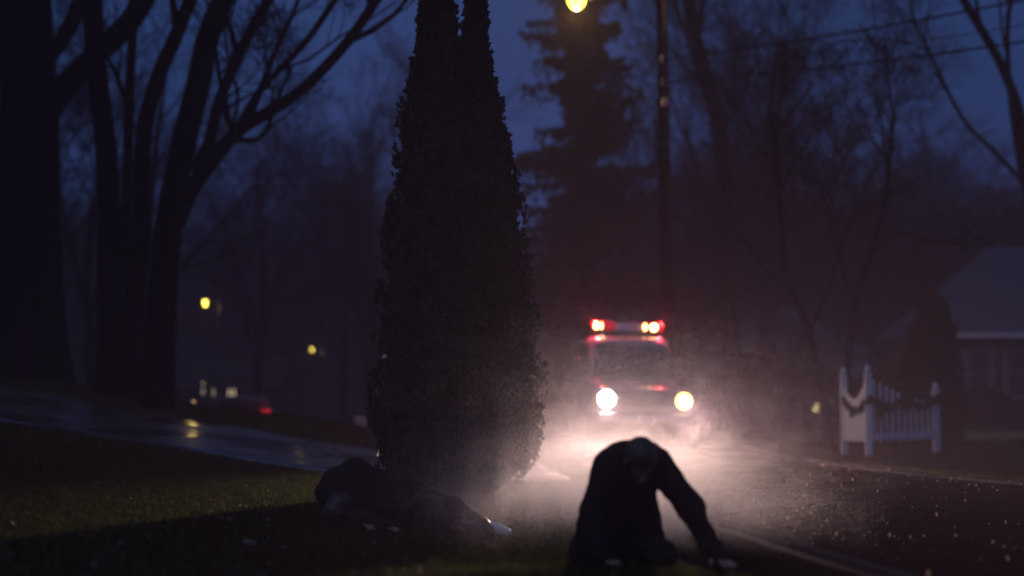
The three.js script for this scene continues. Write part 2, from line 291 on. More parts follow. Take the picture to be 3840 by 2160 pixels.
limbTree('slender dark double stem between the massive trunk and the forked tree', 29, [295, 985], [
  { root: 1, pts: [[282, 990], [276, 800], [275, 604], [267, 375], [246, 208], [232, 0]], w: [66, 40], on: 5 },
  { root: 1, pts: [[312, 990], [335, 800], [354, 604], [362, 333], [400, 187], [437, 104], [479, 0]], w: [52, 26], on: 4, depth: 0.6 },
  { pts: [[330, 790], [318, 604], [322, 375], [330, 150], [340, 0]], w: [30, 16], on: 4 },
], 22, LT);
limbTree('forked bare tree with long limbs reaching right over the driveway', 28, [392, 995], [
  { root: 1, pts: [[392, 1000], [402, 850], [420, 604], [458, 375], [500, 208], [520, 104], [560, 0]], w: [76, 46], on: 5 },
  { pts: [[445, 560], [480, 480], [540, 395], [583, 346], [617, 317], [750, 233], [875, 104], [940, 10]], w: [46, 11], on: 2, depth: -1.5 },
  { pts: [[490, 430], [520, 375], [554, 250], [617, 104], [675, 0]], w: [34, 22], on: 4, depth: 1 },
  { pts: [[575, 352], [590, 335], [650, 233], [770, 104], [842, 0]], w: [22, 12], on: 3, depth: 1 },
  { pts: [[575, 350], [610, 352], [646, 350], [672, 325], [680, 300]], w: [16, 8], on: 1, level: 1 },
  { pts: [[560, 372], [590, 300], [598, 240], [585, 190]], w: [11, 6], on: 1.2, level: 1 },
], 23, LT);

// the stand of trees across the road
const VAR = [[101, 15, 0.22, 0.02], [102, 17, 0.26, -0.04], [103, 14, 0.17, 0.05], [104, 16, 0.20, -0.02], [105, 13, 0.18, 0.07]].map(([s, h, r, l]) => stemTree(s, h, r, TREE, l));
limbTree('thick leaning trunk behind the utility pole', 48, [1842, 1095], [
  { root: 1, pts: [[1842, 1095], [1835, 800], [1822, 500], [1810, 312], [1793, 250], [1764, 146], [1743, 62], [1730, 0]], w: [42, 26], on: 4 },
  { pts: [[1822, 430], [1790, 300], [1770, 230]], w: [14, 7], on: 3 },
], 31, { kids: [8, 6, 5, 4], len: [3, 1.6, 0.9, 0.5], min: 0.007 });
const rightStand = [[1818, 50, 0, 1.0, 0.4, 'slim bare tree just right of the thick leaning trunk'], [1912, 52, 1, 1.0, 1.4, 'bare tree with a low side branch in the stand across the road'], [1952, 58, 2, 1.15, 2.7, 'straight bare tree beside the low-branched one across the road'], [2030, 56, 3, 1.05, 3.3, 'fan-shaped bare tree behind the crooked tree by the fence'], [2105, 62, 4, 0.85, 5.1, 'bare tree above the far gabled house'], [2190, 55, 0, 0.6, 1.0, 'bare tree behind the white picket fence'], [2300, 60, 1, 0.5, 2.2, 'bare tree behind the dark columnar evergreen'], [1700, 60, 3, 0.95, 4.2, 'bare tree behind the utility pole and the truck']];
for (const [vx, d, v, s, t, label] of rightStand) placeTree(VAR[v], at(vx, 1000, d).x, d, s, t, label);
limbTree('tall spreading bare tree standing beside the house roof', 36, [2610, 1080], [
  { root: 1, pts: [[2610, 1085], [2600, 700], [2585, 420], [2573, 325], [2557, 258], [2510, 146], [2430, 10]], w: [34, 14], on: 3 },
  { pts: [[2600, 560], [2560, 380], [2540, 220], [2535, 60], [2550, -40]], w: [16, 9], on: 3 },
  { pts: [[2585, 470], [2500, 380], [2430, 310], [2365, 190]], w: [13, 5], on: 1.5 },
], 33, { kids: [7, 5, 4, 3], len: [2.4, 1.3, 0.7, 0.4], min: 0.006 });
limbTree('crooked small tree leaning left beside the picket fence', 30, [2088, 1090], [
  { root: 1, pts: [[2088, 1090], [2075, 1000], [2062, 954], [2030, 815], [1974, 690], [1965, 537], [1955, 430]], w: [24, 12], on: 1.2 },
  { pts: [[2035, 835], [2080, 740], [2110, 640]], w: [10, 5], on: 1 },
  { pts: [[1990, 730], [1935, 690], [1900, 640]], w: [9, 4], on: 0.8, level: 1 },
], 34, { kids: [6, 5, 4, 3], len: [1.6, 0.9, 0.5, 0.3], min: 0.006 });
limbTree('slender upright tree directly behind the white picket fence', 31, [2130, 1085], [
  { root: 1, pts: [[2128, 1085], [2132, 935], [2146, 792], [2174, 690], [2220, 537], [2235, 440]], w: [19, 10], on: 1.2 },
  { pts: [[2150, 780], [2120, 680], [2105, 560]], w: [9, 4], on: 1 },
  { pts: [[2190, 640], [2260, 590], [2320, 600]], w: [9, 4], on: 1, level: 1 },
], 35, { kids: [6, 5, 4, 3], len: [1.6, 0.9, 0.5, 0.3], min: 0.006 });
// left background, beyond the bank
const leftFar = [[590, 96, 1, 1.25, 0.2, 'hazy bare tree behind the far house beyond the bank'], [690, 104, 2, 1.4, 1.1, 'hazy bare tree between the two distant street lamps'], [735, 98, 4, 1.3, 2.0, 'hazy forked bare tree beside the lower distant street lamp'], [845, 108, 0, 1.45, 3.0, 'tall hazy bare tree midway between lower street lamp and arborvitae'], [900, 100, 3, 1.3, 4.0, 'hazy bare tree above the pale utility box'], [985, 106, 1, 1.35, 5.2, 'hazy bare tree just left of the arborvitae'], [470, 110, 4, 1.5, 5.5, 'hazy bare tree showing between forked tree and higher street lamp'], [640, 62, 0, 1.05, 0.5, 'bare tree rising behind the long limbs of the forked tree'], [860, 66, 3, 1.1, 1.6, 'bare tree halfway along the haze left of the arborvitae'], [930, 60, 1, 1.0, 2.9, 'bare tree with spreading crown behind the tip of the longest limb'], [1012, 68, 2, 1.15, 4.4, 'bare tree partly hidden by the arborvitae'], [140, 44, 3, 0.85, 2.4, 'bare tree right behind the massive trunk on the bank'], [232, 47, 0, 0.85, 3.9, 'bare tree behind the slender double stem on the bank'], [335, 46, 1, 0.9, 0.9, 'bare tree behind the forked tree on the bank'], [30, 50, 4, 1.0, 1.9, 'bare tree at the far end of the bank beyond the massive trunk']];
for (const [vx, d, v, s, t, label] of leftFar) placeTree(VAR[v], at(vx, 1000, d).x, d, s, t, label);
// far wood: one mass
{
  const r = rngOf(77), spots = [], low = [];
  for (let k = 0; k < 170; k++) { const d = 84 + r() * 70, x = lerp(-0.42, 0.42, r()) * d; if (x > -3 && x < 6) continue; spots.push([x, d, 0.85 + 0.5 * r(), r() * 6.28]); }
  for (let k = 0; k < 150; k++) { const d = 112 + r() * 45, x = lerp(-0.40, 0.40, (k + r()) / 150) * d; low.push([x, d, 0.8 + 0.5 * r(), r() * 6.28]); }
  for (let k = 0; k < 46; k++) { const d = 70 + r() * 14, x = lerp(0.10, 0.40, (k + r()) / 46) * d; low.push([x, d, 0.5 + 0.3 * r(), r() * 6.28]); }
  const bushy = [201, 202].map((q) => stemTree(q, 14, 0.2, { kids: [16, 7, 5, 3], ang: 0.8, up: 0.06, min: 0.03, from: 0.04 }));
  const mass = (v, mine) => {
    const g = merge([v.trunk.clone(), v.crown.clone()]), im = new THREE.InstancedMesh(g, M.twig, mine.length), m = new THREE.Matrix4();
    mine.forEach(([x, d, s, t], i) => im.setMatrixAt(i, m.compose(V(x, H(x, -d), -d), new THREE.Quaternion().setFromAxisAngle(V(0, 1, 0), t), V(s * 1.2, s, s * 1.2))));
    im.name = numbered('far_wood'); im.userData.kind = 'stuff'; tag(im, 'far wood of bare trees closing off the street in haze', 'woodland'); scene.add(im);
  };
  VAR.slice(0, 3).forEach((v, n) => mass(v, spots.filter((_, k) => k % 3 === n)));
  bushy.forEach((v, n) => mass(v, low.filter((_, k) => k % 2 === n)));
}

// ------------------------------------------------------------------ evergreens
// leaf sprays through a volume; profile(t) gives radius at height share t
function sprays(list, size, seed, flat = 0.5) {
  const r = rngOf(seed), p = [], n = [], col = [], q = new THREE.Quaternion(), e = new THREE.Euler(), v = V();
  const lobes = [[0, 0], [0.34, 0.25], [0.5, 0.62], [0.22, 0.6], [0.1, 1.0], [-0.12, 0.62], [-0.45, 0.7], [-0.3, 0.28]];
  for (const [c, out, s] of list) {
    e.set((r() - 0.5) * 1.1 - flat * 0.3, Math.atan2(out.x, out.z) + (r() - 0.5) * 2.4, (r() - 0.5) * 1.2); q.setFromEuler(e); const k = size * s;
    const tone = 0.65 + 0.7 * r(), brown = r() < 0.07 ? 1 : 0, cc = [tone * lerp(1, 1.9, brown), tone * lerp(1, 0.95, brown), tone * lerp(1, 0.8, brown)], w = lobes.map(([x, y]) => v.set(x * k, y * k, (x * x) * 0.25 * k).applyQuaternion(q).add(c).toArray());
    for (const [a, b, d] of [[0, 1, 2], [0, 2, 3], [0, 3, 4], [0, 4, 5], [0, 5, 6], [0, 6, 7]]) { p.push(...w[a], ...w[b], ...w[d]); for (let i = 0; i < 3; i++) { n.push(out.x, out.y + 0.15, out.z); col.push(...cc); } }
  }
  const g = new THREE.BufferGeometry(); g.setAttribute('position', new THREE.Float32BufferAttribute(p, 3)); g.setAttribute('color', new THREE.Float32BufferAttribute(col, 3)); g.computeVertexNormals(); return g;
}
function columnar(profiles, count, size, seed, plumes) {
  const r = rngOf(seed), list = [];
  const tot = profiles.reduce((a, f) => a + f.h, 0);
  for (const f of profiles) {
    for (let k = 0; k < count * f.h / tot; k++) {
      const t = Math.pow(r(), 1.15), y = t * f.h, a = r() * 6.283, R = f.r(t) * (1 + 0.22 * perlin.noise(Math.cos(a) * 2.2 + f.x, y * 2.1, Math.sin(a) * 2.2) + 0.14 * perlin.noise(Math.cos(a) * 6 + f.x, y * 7, Math.sin(a) * 6)), depth = 1 - 0.38 * Math.pow(r(), 1.6);
      list.push([V(f.x + f.lean * t + Math.cos(a) * R * depth, y + 0.06, (f.z ?? 0) + Math.sin(a) * R * depth), V(Math.cos(a), 0.25, Math.sin(a)).normalize(), 0.7 + 0.7 * r()]);
    }
    // upright plumes that break the outline
    for (let k = 0; k < plumes; k++) {
      const t = Math.pow(r(), 1.1) * 0.97, a = r() * 6.283, R = f.r(t) * (0.92 + 0.12 * r()), L = (0.22 + 0.42 * r() + 0.3 * Math.pow(r(), 6)) * (1 - 0.4 * t), w = (0.06 + 0.06 * r()) * Math.min(1, f.r(t) / 0.45), out = V(Math.cos(a), 0.3, Math.sin(a)).normalize(), lean = (0.12 + 0.25 * r()) * Math.min(1, f.r(t) / 0.5);
      for (let j = 0; j < 85; j++) { const u = r(), b = r() * 6.283, q = w * Math.pow(Math.sin(Math.PI * (0.12 + 0.85 * u)), 0.7) * Math.sqrt(r()); list.push([V(f.x + f.lean * t + Math.cos(a) * (R + lean * L * u * 0.5) + Math.cos(b) * q, t * f.h + L * (u - 0.2), (f.z ?? 0) + Math.sin(a) * (R + lean * L * u * 0.5) + Math.sin(b) * q), out, 0.5 + 0.6 * r()]); }
    }
  }
  return sprays(list.filter(([c]) => c.y > 0.02), size, seed + 1);
}
const leafMat = new THREE.MeshPhysicalMaterial({ color: new THREE.Color().setRGB(0.028, 0.036, 0.017), roughness: 0.85, specularIntensity: 0.35, vertexColors: true, side: THREE.DoubleSide });
function arborvitae(label, p, profiles, count, size, seed, plumes) {
  const o = thing('arborvitae', label, 'tree', p), T = newTubes();
  profiles.forEach((f) => tube([V(f.x * 0.4, -0.2, f.z ?? 0), V(f.x * 0.7, f.h * 0.4, f.z ?? 0), V(f.x + f.lean * 0.95, f.h * 0.95, f.z ?? 0)], [0.075, 0.05, 0.006], 8, T));
  part('trunk', geo(T), M.bark, o); part('crown', columnar(profiles, count, size, seed, plumes), leafMat, o); return o;
}
{
  const d = 15.8, px = 3840 / 2576 / FOC * d, X = (v) => at(v, 1000, d).x, x0 = X(1146);
  const prof = (pts) => (t) => { for (let k = 1; k < pts.length; k++) if (t <= pts[k][0]) return lerp(pts[k - 1][1], pts[k][1], (t - pts[k - 1][0]) / (pts[k][0] - pts[k - 1][0])); return 0; };
  // radius over height of the two stems, in metres
  const A = { h: 7.4, x: X(1122) - x0, lean: (1088 - 1122) * px * 1.2, r: prof([[0, 0.30], [0.2, 0.58], [0.8, 0.67], [1.4, 0.62], [2.58, 0.47], [3.77, 0.31], [4.2, 0.19], [4.96, 0.135], [7.4, 0.02]].map(([h, r]) => [h / 7.4, r])) };
  const B = { h: 6.9, x: X(1183) - x0, lean: (1198 - 1183) * px * 1.2, z: -0.1, r: prof([[0, 0.26], [0.3, 0.60], [0.9, 0.62], [1.7, 0.54], [2.6, 0.43], [3.4, 0.34], [3.95, 0.16], [4.96, 0.07], [6.9, 0.02]].map(([h, r]) => [h / 6.9, r])) };
  arborvitae('tall twin-topped arborvitae on the lawn between both people', V(x0, H(x0, -d), -d), [A, B], 40000, 0.075, 41, 260);
  const d2 = 34, b2 = at(2350, 1085, d2);
  arborvitae('dark columnar evergreen between the picket fence and the house', V(b2.x, H(b2.x, -d2), -d2), [{ h: 3.2, x: 0, lean: 0, r: prof([[0, 0.5], [0.1, 0.62], [0.6, 0.5], [0.9, 0.25], [1, 0.02]]) }, { h: 2.6, x: -0.42, lean: 0.1, z: 0.1, r: prof([[0, 0.3], [0.1, 0.42], [0.6, 0.3], [1, 0.02]]) }], 12000, 0.10, 43, 60);
}
// a layered conifer behind the street lamp
{
  const r = rngOf(51), d = 52, x = at(1475, 1000, d).x, o = thing('spruce_tree', 'broad dark spruce behind the street lamp', 'tree', V(x, H(x, -d), -d)), T = newTubes(), list = [], hh = 19;
  tube([V(0, -0.3, 0), V(0, hh * 0.5, 0), V(0.1, hh, 0)], [0.34, 0.22, 0.02], 10, T);
  for (let k = 0; k < 230; k++) {
    const t = 0.06 + 0.93 * (k + r()) / 230, y = t * hh, L = (4.3 * Math.pow(1 - t, 0.75) + 0.25) * (0.35 + 0.75 * r()), a = r() * 6.283, dir = V(Math.cos(a), -0.05 + 0.25 * t - 0.1 * r(), Math.sin(a)), q = wander(V(0, y, 0), dir, L, 5, r, 0.12, 0.01 - 0.03 * r());
    tube(q, q.map((_, j) => 0.05 * (1 - t * 0.6) * (1 - 0.8 * j / 5)), 4, T);
    for (let s = 0; s < 150 * L / 2; s++) { const f = (0.12 + 0.88 * r()) * 5, i = Math.min(4, Math.floor(f)), c = q[i].clone().lerp(q[i + 1], f - i); const spread = 0.34 * (1 - f / 6); c.x += (r() - 0.5) * 2 * spread; c.z += (r() - 0.5) * 2 * spread; c.y -= r() * r() * 0.7; list.push([c, dir, 0.7 + 0.8 * r()]); }
  }
  part('trunk', geo(T), M.bark, o); part('crown', sprays(list, 0.2, 52, 2), leafMat, o);
}
function shrub(label, vx, d, w, h, seed, name = 'shrub') {
  const r = rngOf(seed), x = at(vx, 1000, d).x, o = thing(name, label, 'shrub', V(x, H(x, -d), -d)), T = newTubes(), list = [];
  for (let k = 0; k < 16; k++) { const a = r() * 6.283, q = wander(V(0, -0.05, 0), V(Math.cos(a) * 0.6, 1, Math.sin(a) * 0.6), h * 0.8, 4, r, 0.3, 0); tube(q, q.map((_, j) => 0.02 * (1 - 0.7 * j / 4)), 4, T); }
  for (let k = 0; k < 4200; k++) { const a = r() * 6.283, e = Math.acos(1 - r()), s = 0.6 + 0.4 * Math.sqrt(r()), n = 1 + 0.28 * perlin.noise(Math.cos(a) * 3 + seed, e * 3, Math.sin(a) * 3), c = V(Math.cos(a) * Math.sin(e) * w * s * n, 0.08 + Math.cos(e) * h * s * n, Math.sin(a) * Math.sin(e) * w * s * n); list.push([c, c.clone().setY(c.y * 0.5).normalize(), 0.6 + 0.8 * r()]); }
  part('stem', geo(T), M.bark, o); part('foliage', sprays(list, 0.11, seed), leafMat, o);
}
shrub('low rounded evergreen shrub against the house wall', 2470, 44, 1.3, 1.0, 61);
shrub('dense dark shrub behind the picket fence', 2245, 33, 1.1, 1.5, 62);
shrub('wide hedge-like shrub behind the crooked tree', 2010, 42, 2.0, 1.9, 63);
shrub('dark shrub beside the road behind the truck', 1870, 40, 1.3, 1.7, 64);
shrub('broad shrub at the foot of the spruce', 1400, 46, 2.2, 2.2, 65);

// ------------------------------------------------------------------ houses
function gable(w, l, hWall, hRoof, over, hip = 0) {
  // roof faces as thick slabs: w across the gable (x), l along the ridge (z)
  const rise = hRoof, run = w / 2 + over, L = l / 2 + over, p = [], f = (...q) => p.push(...q);
  const A = [-run, 0, L], B = [run, 0, L], C = [run, 0, -L], D = [-run, 0, -L], R1 = [0, rise, L - hip], R2 = [0, rise, -L + hip];
  const tri = (a, b, c) => f(...a, ...b, ...c), quad = (a, b, c, d) => { tri(a, b, c); tri(a, c, d); };
  quad(A, R1, R2, D); quad(B, C, R2, R1); tri(A, B, R1); tri(C, D, R2); quad(A, D, C, B);
  const g = new THREE.BufferGeometry(); g.setAttribute('position', new THREE.Float32BufferAttribute(p, 3)); g.computeVertexNormals(); g.translate(0, hWall, 0); return g;
}
const shingle = new THREE.MeshStandardMaterial({ color: new THREE.Color().setRGB(0.05, 0.058, 0.09), roughness: 0.85 });
function windowAt(parent, x, y, z, w, h, turn, mats, shutters) {
  const g = new THREE.Group(); g.position.set(x, y, z); g.rotation.y = turn; g.name = 'window'; parent.add(g);
  part('frame', [box(w + 0.14, 0.08, 0.07, 0, h / 2 + 0.04, 0.02), box(w + 0.14, 0.08, 0.07, 0, -h / 2 - 0.04, 0.02), box(0.07, h, 0.07, -w / 2 - 0.035, 0, 0.02), box(0.07, h, 0.07, w / 2 + 0.035, 0, 0.02), box(w, 0.04, 0.05, 0, 0, 0.02)], M.trim, g);
  part('pane', box(w, h, 0.02, 0, 0, 0.005, 0.002), mats, g);
  if (shutters) for (const s of [-1, 1]) part('shutter', box(0.3, h + 0.12, 0.04, s * (w / 2 + 0.24), 0, 0.022), shutters, g);
}
const darkPane = std(0.015, 0.017, 0.022, 0.06);
{
  const d = 50, c = at(2620, 1000, d), o = thing('house', 'low house with pale grey-blue roof and white-trimmed windows', 'house', V(c.x + 1.6, H(c.x, -d), -d - 3), 0.0);
  part('wall', box(10, 2.75, 6, 0, 1.375, 0, 0.02), std(0.06, 0.042, 0.04, 0.9), o);
  const rf = part('roof', gable(6, 10, 2.75, 3.1, 0.45, 3.2).rotateY(Math.PI / 2), shingle, o);
  part('chimney', box(0.7, 1.6, 0.7, 1.5, 5.4, -0.5), std(0.16, 0.08, 0.06, 0.9), rf);
  part('gutter', box(10.9, 0.12, 0.10, 0, 2.72, 3.52), M.white, o);
  for (const x of [-3.55, -2.35, -0.6]) windowAt(o, x, 1.55, 3.0, 0.62, 1.45, 0, darkPane, std(0.2, 0.2, 0.21, 0.6));
  part('door', box(0.95, 2.05, 0.06, 1.2, 1.05, 3.02), std(0.2, 0.05, 0.05, 0.5), o);
  part('foundation', box(10.06, 0.3, 6.06, 0, 0.15, 0), std(0.2, 0.2, 0.2, 0.9), o);
  const w = structure('garden_path', new THREE.BoxGeometry(9, 0.05, 1.1).translate(0, 0.02, 0), M.kerb), q = at(2620, 1110, 42); w.position.set(q.x - 0.5, H(q.x, -42) + 0.02, -42);
}
{
  const d = 66, c = at(1985, 1000, d), o = thing('house', 'distant gabled house with pale siding behind the crooked tree', 'house', V(c.x, H(c.x, -d), -d), -0.35);
  part('wall', box(6, 2.6, 8, 0, 1.3, 0, 0.02), std(0.42, 0.42, 0.42, 0.8), o); part('roof', gable(6, 8, 2.6, 2.0, 0.4), shingle, o);
  windowAt(o, -1.2, 1.5, 4.0, 0.9, 1.2, 0, darkPane); windowAt(o, 1.3, 1.5, 4.0, 0.9, 1.2, 0, darkPane);
  part('door', box(0.9, 2, 0.06, 0.05, 1.0, 4.02), std(0.1, 0.12, 0.15, 0.5), o);
}
function lantern(label, vx, vy, d, col, s, r, light, group) {
  const p = at(vx, vy, d), gy = H(p.x, -d), o = thing('post_lantern', label, 'lamp', V(p.x, gy, -d), 0, group), h = p.y - gy;
  part('post', cyl(0.045, 0.035, h, 10, 0, h / 2 - r, 0), M.black, o); part('cap', cyl(r * 1.3, 0.01, r * 0.7, 8, 0, h + r * 1.25, 0), M.black, o);
  part('lamp_glass', cyl(r * 0.7, r * 0.85, r * 1.9, 10, 0, h, 0), glow(...col, s), o);
  if (light) { const L = new THREE.PointLight(new THREE.Color().setRGB(...col), light); L.castShadow = true; L.position.set(0, h - 0.02, 0); o.add(L); }
}
lantern('glowing warm post lantern in the yard left of the picket fence', 2055, 1027, 52, [1, 0.72, 0.38], 16, 0.13, 1.2);

// distant street lamps and house lights up the street
function streetLamp(label, vx, vy, d, rad, group) {
  const p = at(vx, vy, d), gy = H(p.x, -d), h = p.y - gy, o = thing('street_lamp', label, 'street lamp', V(p.x, gy, -d), 0, group);
  part('pole', cyl(0.09, 0.06, h + 0.3, 10, 0.7, (h + 0.3) / 2, 0), M.black, o);
  part('arm', geo(tube(curve([V(0.7, h - 0.3, 0), V(0.6, h + 0.12, 0), V(0.2, h + rad * 1.6 + 0.1, 0)], 10), Array(11).fill(0.03), 6)), M.black, o);
  part('lamp_head', box(0.5, 0.12, 0.3, 0.05, h + rad * 1.6 + 0.06, 0, 0.05), M.black, o);
  part('lamp_glass', cyl(rad * 0.75, rad * 1.1, rad * 3.2, 14, 0, h, 0), glow(1, 0.74, 0.10, 9), o);
  const L = new THREE.PointLight(new THREE.Color().setRGB(1, 0.72, 0.22), 2); L.castShadow = true; L.position.set(0, h - rad * 1.6 - 0.1, 0); o.add(L);
}
streetLamp('higher of two distant yellow street lamps seen past the forked tree', 516, 763, 76, 0.08, 'distant street lamps');
streetLamp('lower and fainter of two distant yellow street lamps, nearer the arborvitae', 784, 881, 92, 0.05, 'distant street lamps');
{
  const d = 82, c = at(552, 985, d), o = thing('house', 'far dark house with small lit windows beyond the bank', 'house', V(c.x, H(c.x, -d), -d), 0);
  part('wall', box(6.5, 4.2, 5, 0, 2.1, 0, 0.02), std(0.03, 0.028, 0.03, 0.9, { specularIntensity: 0 }), o); part('roof', gable(5, 6.5, 4.2, 1.8, 0.4).rotateY(Math.PI / 2), std(0.02, 0.018, 0.02, 0.95, { specularIntensity: 0 }), o);
  for (const [vx, vy, s, wd] of [[511, 976, 1.1, 0.08], [537, 982, 0.7, 0.07], [577, 986, 1.2, 0.09], [588, 986, 1.2, 0.09]]) {
    const q = at(vx, vy, d - 2.53), g = new THREE.Group(); g.name = 'window'; g.position.set(q.x - o.position.x, q.y - o.position.y, 2.52); o.add(g);
    part('frame', [box(wd + 0.1, 0.05, 0.06, 0, 0.30, 0), box(wd + 0.1, 0.05, 0.06, 0, -0.30, 0), box(0.04, 0.6, 0.06, -wd / 2 - 0.02, 0, 0), box(0.04, 0.6, 0.06, wd / 2 + 0.02, 0, 0)], M.black, g);
    part('pane', box(wd, 0.55, 0.02, 0, 0, 0, 0.003), glow(1, 0.78, 0.5, s * 0.6), g);
  }
}
lantern('small lit garden lantern on the bank right of the red car light', 658, 1018, 46, [1, 0.8, 0.5], 3.0, 0.05, 0);
lantern('small lit garden lantern on the bank left of the red car light', 597, 1030, 46, [1, 0.72, 0.3], 2.2, 0.05, 0);
lantern('faint lit garden lantern at the foot of the forked tree bank', 487, 1012, 40, [1, 0.6, 0.3], 0.8, 0.045, 0);
{ // parked car, tail towards us, mostly behind the bank
  const d = 43, c = at(638, 1040, d), o = thing('parked_car', 'distant parked car with a red tail light glowing over the bank', 'car', V(c.x - 0.35, H(c.x, -d), -d), 0.15);
  const body = new THREE.Shape(); body.moveTo(-0.85, 0.35); body.lineTo(0.85, 0.35); body.lineTo(0.88, 0.9); body.lineTo(0.66, 1.42); body.lineTo(-0.66, 1.42); body.lineTo(-0.88, 0.9); body.closePath();
  part('body', new THREE.ExtrudeGeometry(body, { depth: 4, bevelSize: 0.05, bevelThickness: 0.08, bevelSegments: 3 }).translate(0, 0, -4), std(0.03, 0.03, 0.035, 0.3, { clearcoat: 1 }), o);
  part('rear_window', box(1.15, 0.36, 0.03, 0, 1.15, 0.09), darkPane, o);
  for (const s of [-1, 1]) part('tail_light', box(0.28, 0.2, 0.05, s * 0.66, 0.98, 0.09, 0.03), s > 0 ? glow(1, 0.01, 0.06, 1.0) : std(0.3, 0.01, 0.02, 0.2), o);
  for (const s of [-1, 1]) for (const z of [-0.8, -3.1]) part('wheel', cyl(0.32, 0.32, 0.2, 18).rotateZ(Math.PI / 2).translate(s * 0.8, 0.32, z), M.rubber, o);
  part('bumper', box(1.7, 0.2, 0.14, 0, 0.48, 0.1, 0.05), M.black, o);
  const L = new THREE.PointLight(new THREE.Color().setRGB(1, 0.05, 0.06), 0.5); L.castShadow = true; L.position.set(0.66, 0.98, 0.35); o.add(L);
}
{ // pale utility box by the far kerb of the driveway
  const p = at(907, 1112, 36), o = thing('utility_box', 'small pale utility box beside the driveway left of the arborvitae', 'utility box', V(p.x, H(p.x, -36), -36));
  part('cabinet', box(0.26, 0.34, 0.2, 0, 0.17, 0, 0.02), std(0.6, 0.62, 0.62, 0.4), o); part('lid', box(0.29, 0.04, 0.23, 0, 0.36, 0, 0.012), std(0.6, 0.62, 0.62, 0.4), o); part('plinth', box(0.36, 0.1, 0.3, 0, 0.03, 0), M.kerb, o);
}

// ------------------------------------------------------------------ utility pole, street lamp, wires
{
  const d = 36, b = at(1684, 1100, d), top = at(1664, 0, d), lean = (top.x - b.x) / (top.y);
  const o = thing('utility_pole', 'tall wooden utility pole with street lamp arm behind the truck', 'utility pole', V(b.x, H(b.x, -d), -d)), hh = 11.2, X = (y) => lean * y;
  part('pole', geo(tube([V(0, -0.3, 0), V(X(6), 6, 0), V(X(hh), hh, 0)], [0.17, 0.14, 0.11], 12)), M.wood, o);
  part('conduit', geo(tube([V(X(6.3) - 0.19, 6.35, 0.06), V(X(7.3) - 0.19, 7.4, 0.06)], [0.035, 0.035], 8)), std(0.45, 0.36, 0.33, 0.6), o);
  part('step_bolt', box(0.3, 0.03, 0.03, X(6.8), 6.8, 0.12), M.metal, o);
  part('crossarm', box(1.9, 0.12, 0.1, X(10.6), 10.6, 0.16), M.wood, o);
  for (const s of [-0.85, -0.35, 0.35, 0.85]) part('insulator', cyl(0.05, 0.03, 0.14, 10, X(10.6) + s, 10.73, 0.16), std(0.3, 0.28, 0.26, 0.3), o);
  for (const y of [8.75, 8.2, 7.75]) part('cable_clamp', box(0.16, 0.18, 0.2, X(y) + 0.02, y, 0.16, 0.03), y < 8 ? std(0.35, 0.3, 0.3, 0.5) : M.metal, o);
  const lp = at(1450, 10, d).sub(o.position);
  part('lamp_arm', geo(tube(curve([V(X(lp.y + 0.1), lp.y - 0.1, 0.05), V(X(lp.y) - 0.6, lp.y + 0.42, 0.1), V(lp.x + 0.25, lp.y + 0.18, 0.1)], 12), Array(13).fill(0.035), 8)), M.metal, o);
  part('lamp_head', box(0.72, 0.14, 0.3, lp.x + 0.05, lp.y + 0.16, 0.1, 0.06), M.metal, o);
  part('lamp_glass', new THREE.SphereGeometry(0.2, 18, 12, 0, 6.3, Math.PI / 2, Math.PI / 2).scale(1.05, 1.3, 0.9).translate(lp.x, lp.y + 0.10, 0.1), glow(1, 0.84, 0.07, 8), o);
  const L = new THREE.PointLight(new THREE.Color().setRGB(1, 0.66, 0.20), 30); L.castShadow = true; L.shadow.radius = 4; L.position.set(lp.x, lp.y - 0.22, 0.1); o.add(L);
  // the next pole, across the road and outside the frame, to which the wires run
  const q = thing('utility_pole', 'wooden utility pole across the road that the wires run to', 'utility pole', V(15, H(15, -25), -25));
  part('pole', geo(tube([V(0, -0.3, 0), V(0, 11, 0)], [0.17, 0.12], 12)), M.wood, q); part('crossarm', box(1.9, 0.12, 0.1, 0, 10.5, 0.16), M.wood, q);
  const wire = (a, c, sag, rad, label) => { const pts = []; for (let k = 0; k <= 24; k++) { const t = k / 24, p = a.clone().lerp(c, t); p.y -= sag * 4 * t * (1 - t); pts.push(p); } const w = part('overhead_wire', geo(tube(pts, pts.map(() => rad), 6)), M.black, scene); w.name = numbered('overhead_wire'); tag(w, label, 'wire'); };
  const w0 = V(o.position.x, o.position.y, -d);
  wire(w0.clone().add(V(X(8.75), 8.75, 0.24)), V(15, 8.9, -24.9), 0.25, 0.024, 'upper thick overhead wire crossing the sky from the utility pole');
  wire(w0.clone().add(V(X(8.2), 8.2, 0.24)), V(15, 7.9, -24.9), 0.25, 0.024, 'lower thick overhead wire crossing the sky from the utility pole');
  wire(w0.clone().add(V(X(8.75), 8.62, 0.24)), V(15, 8.45, -24.9), 0.42, 0.011, 'thin overhead wire sagging between the two thick ones');
}

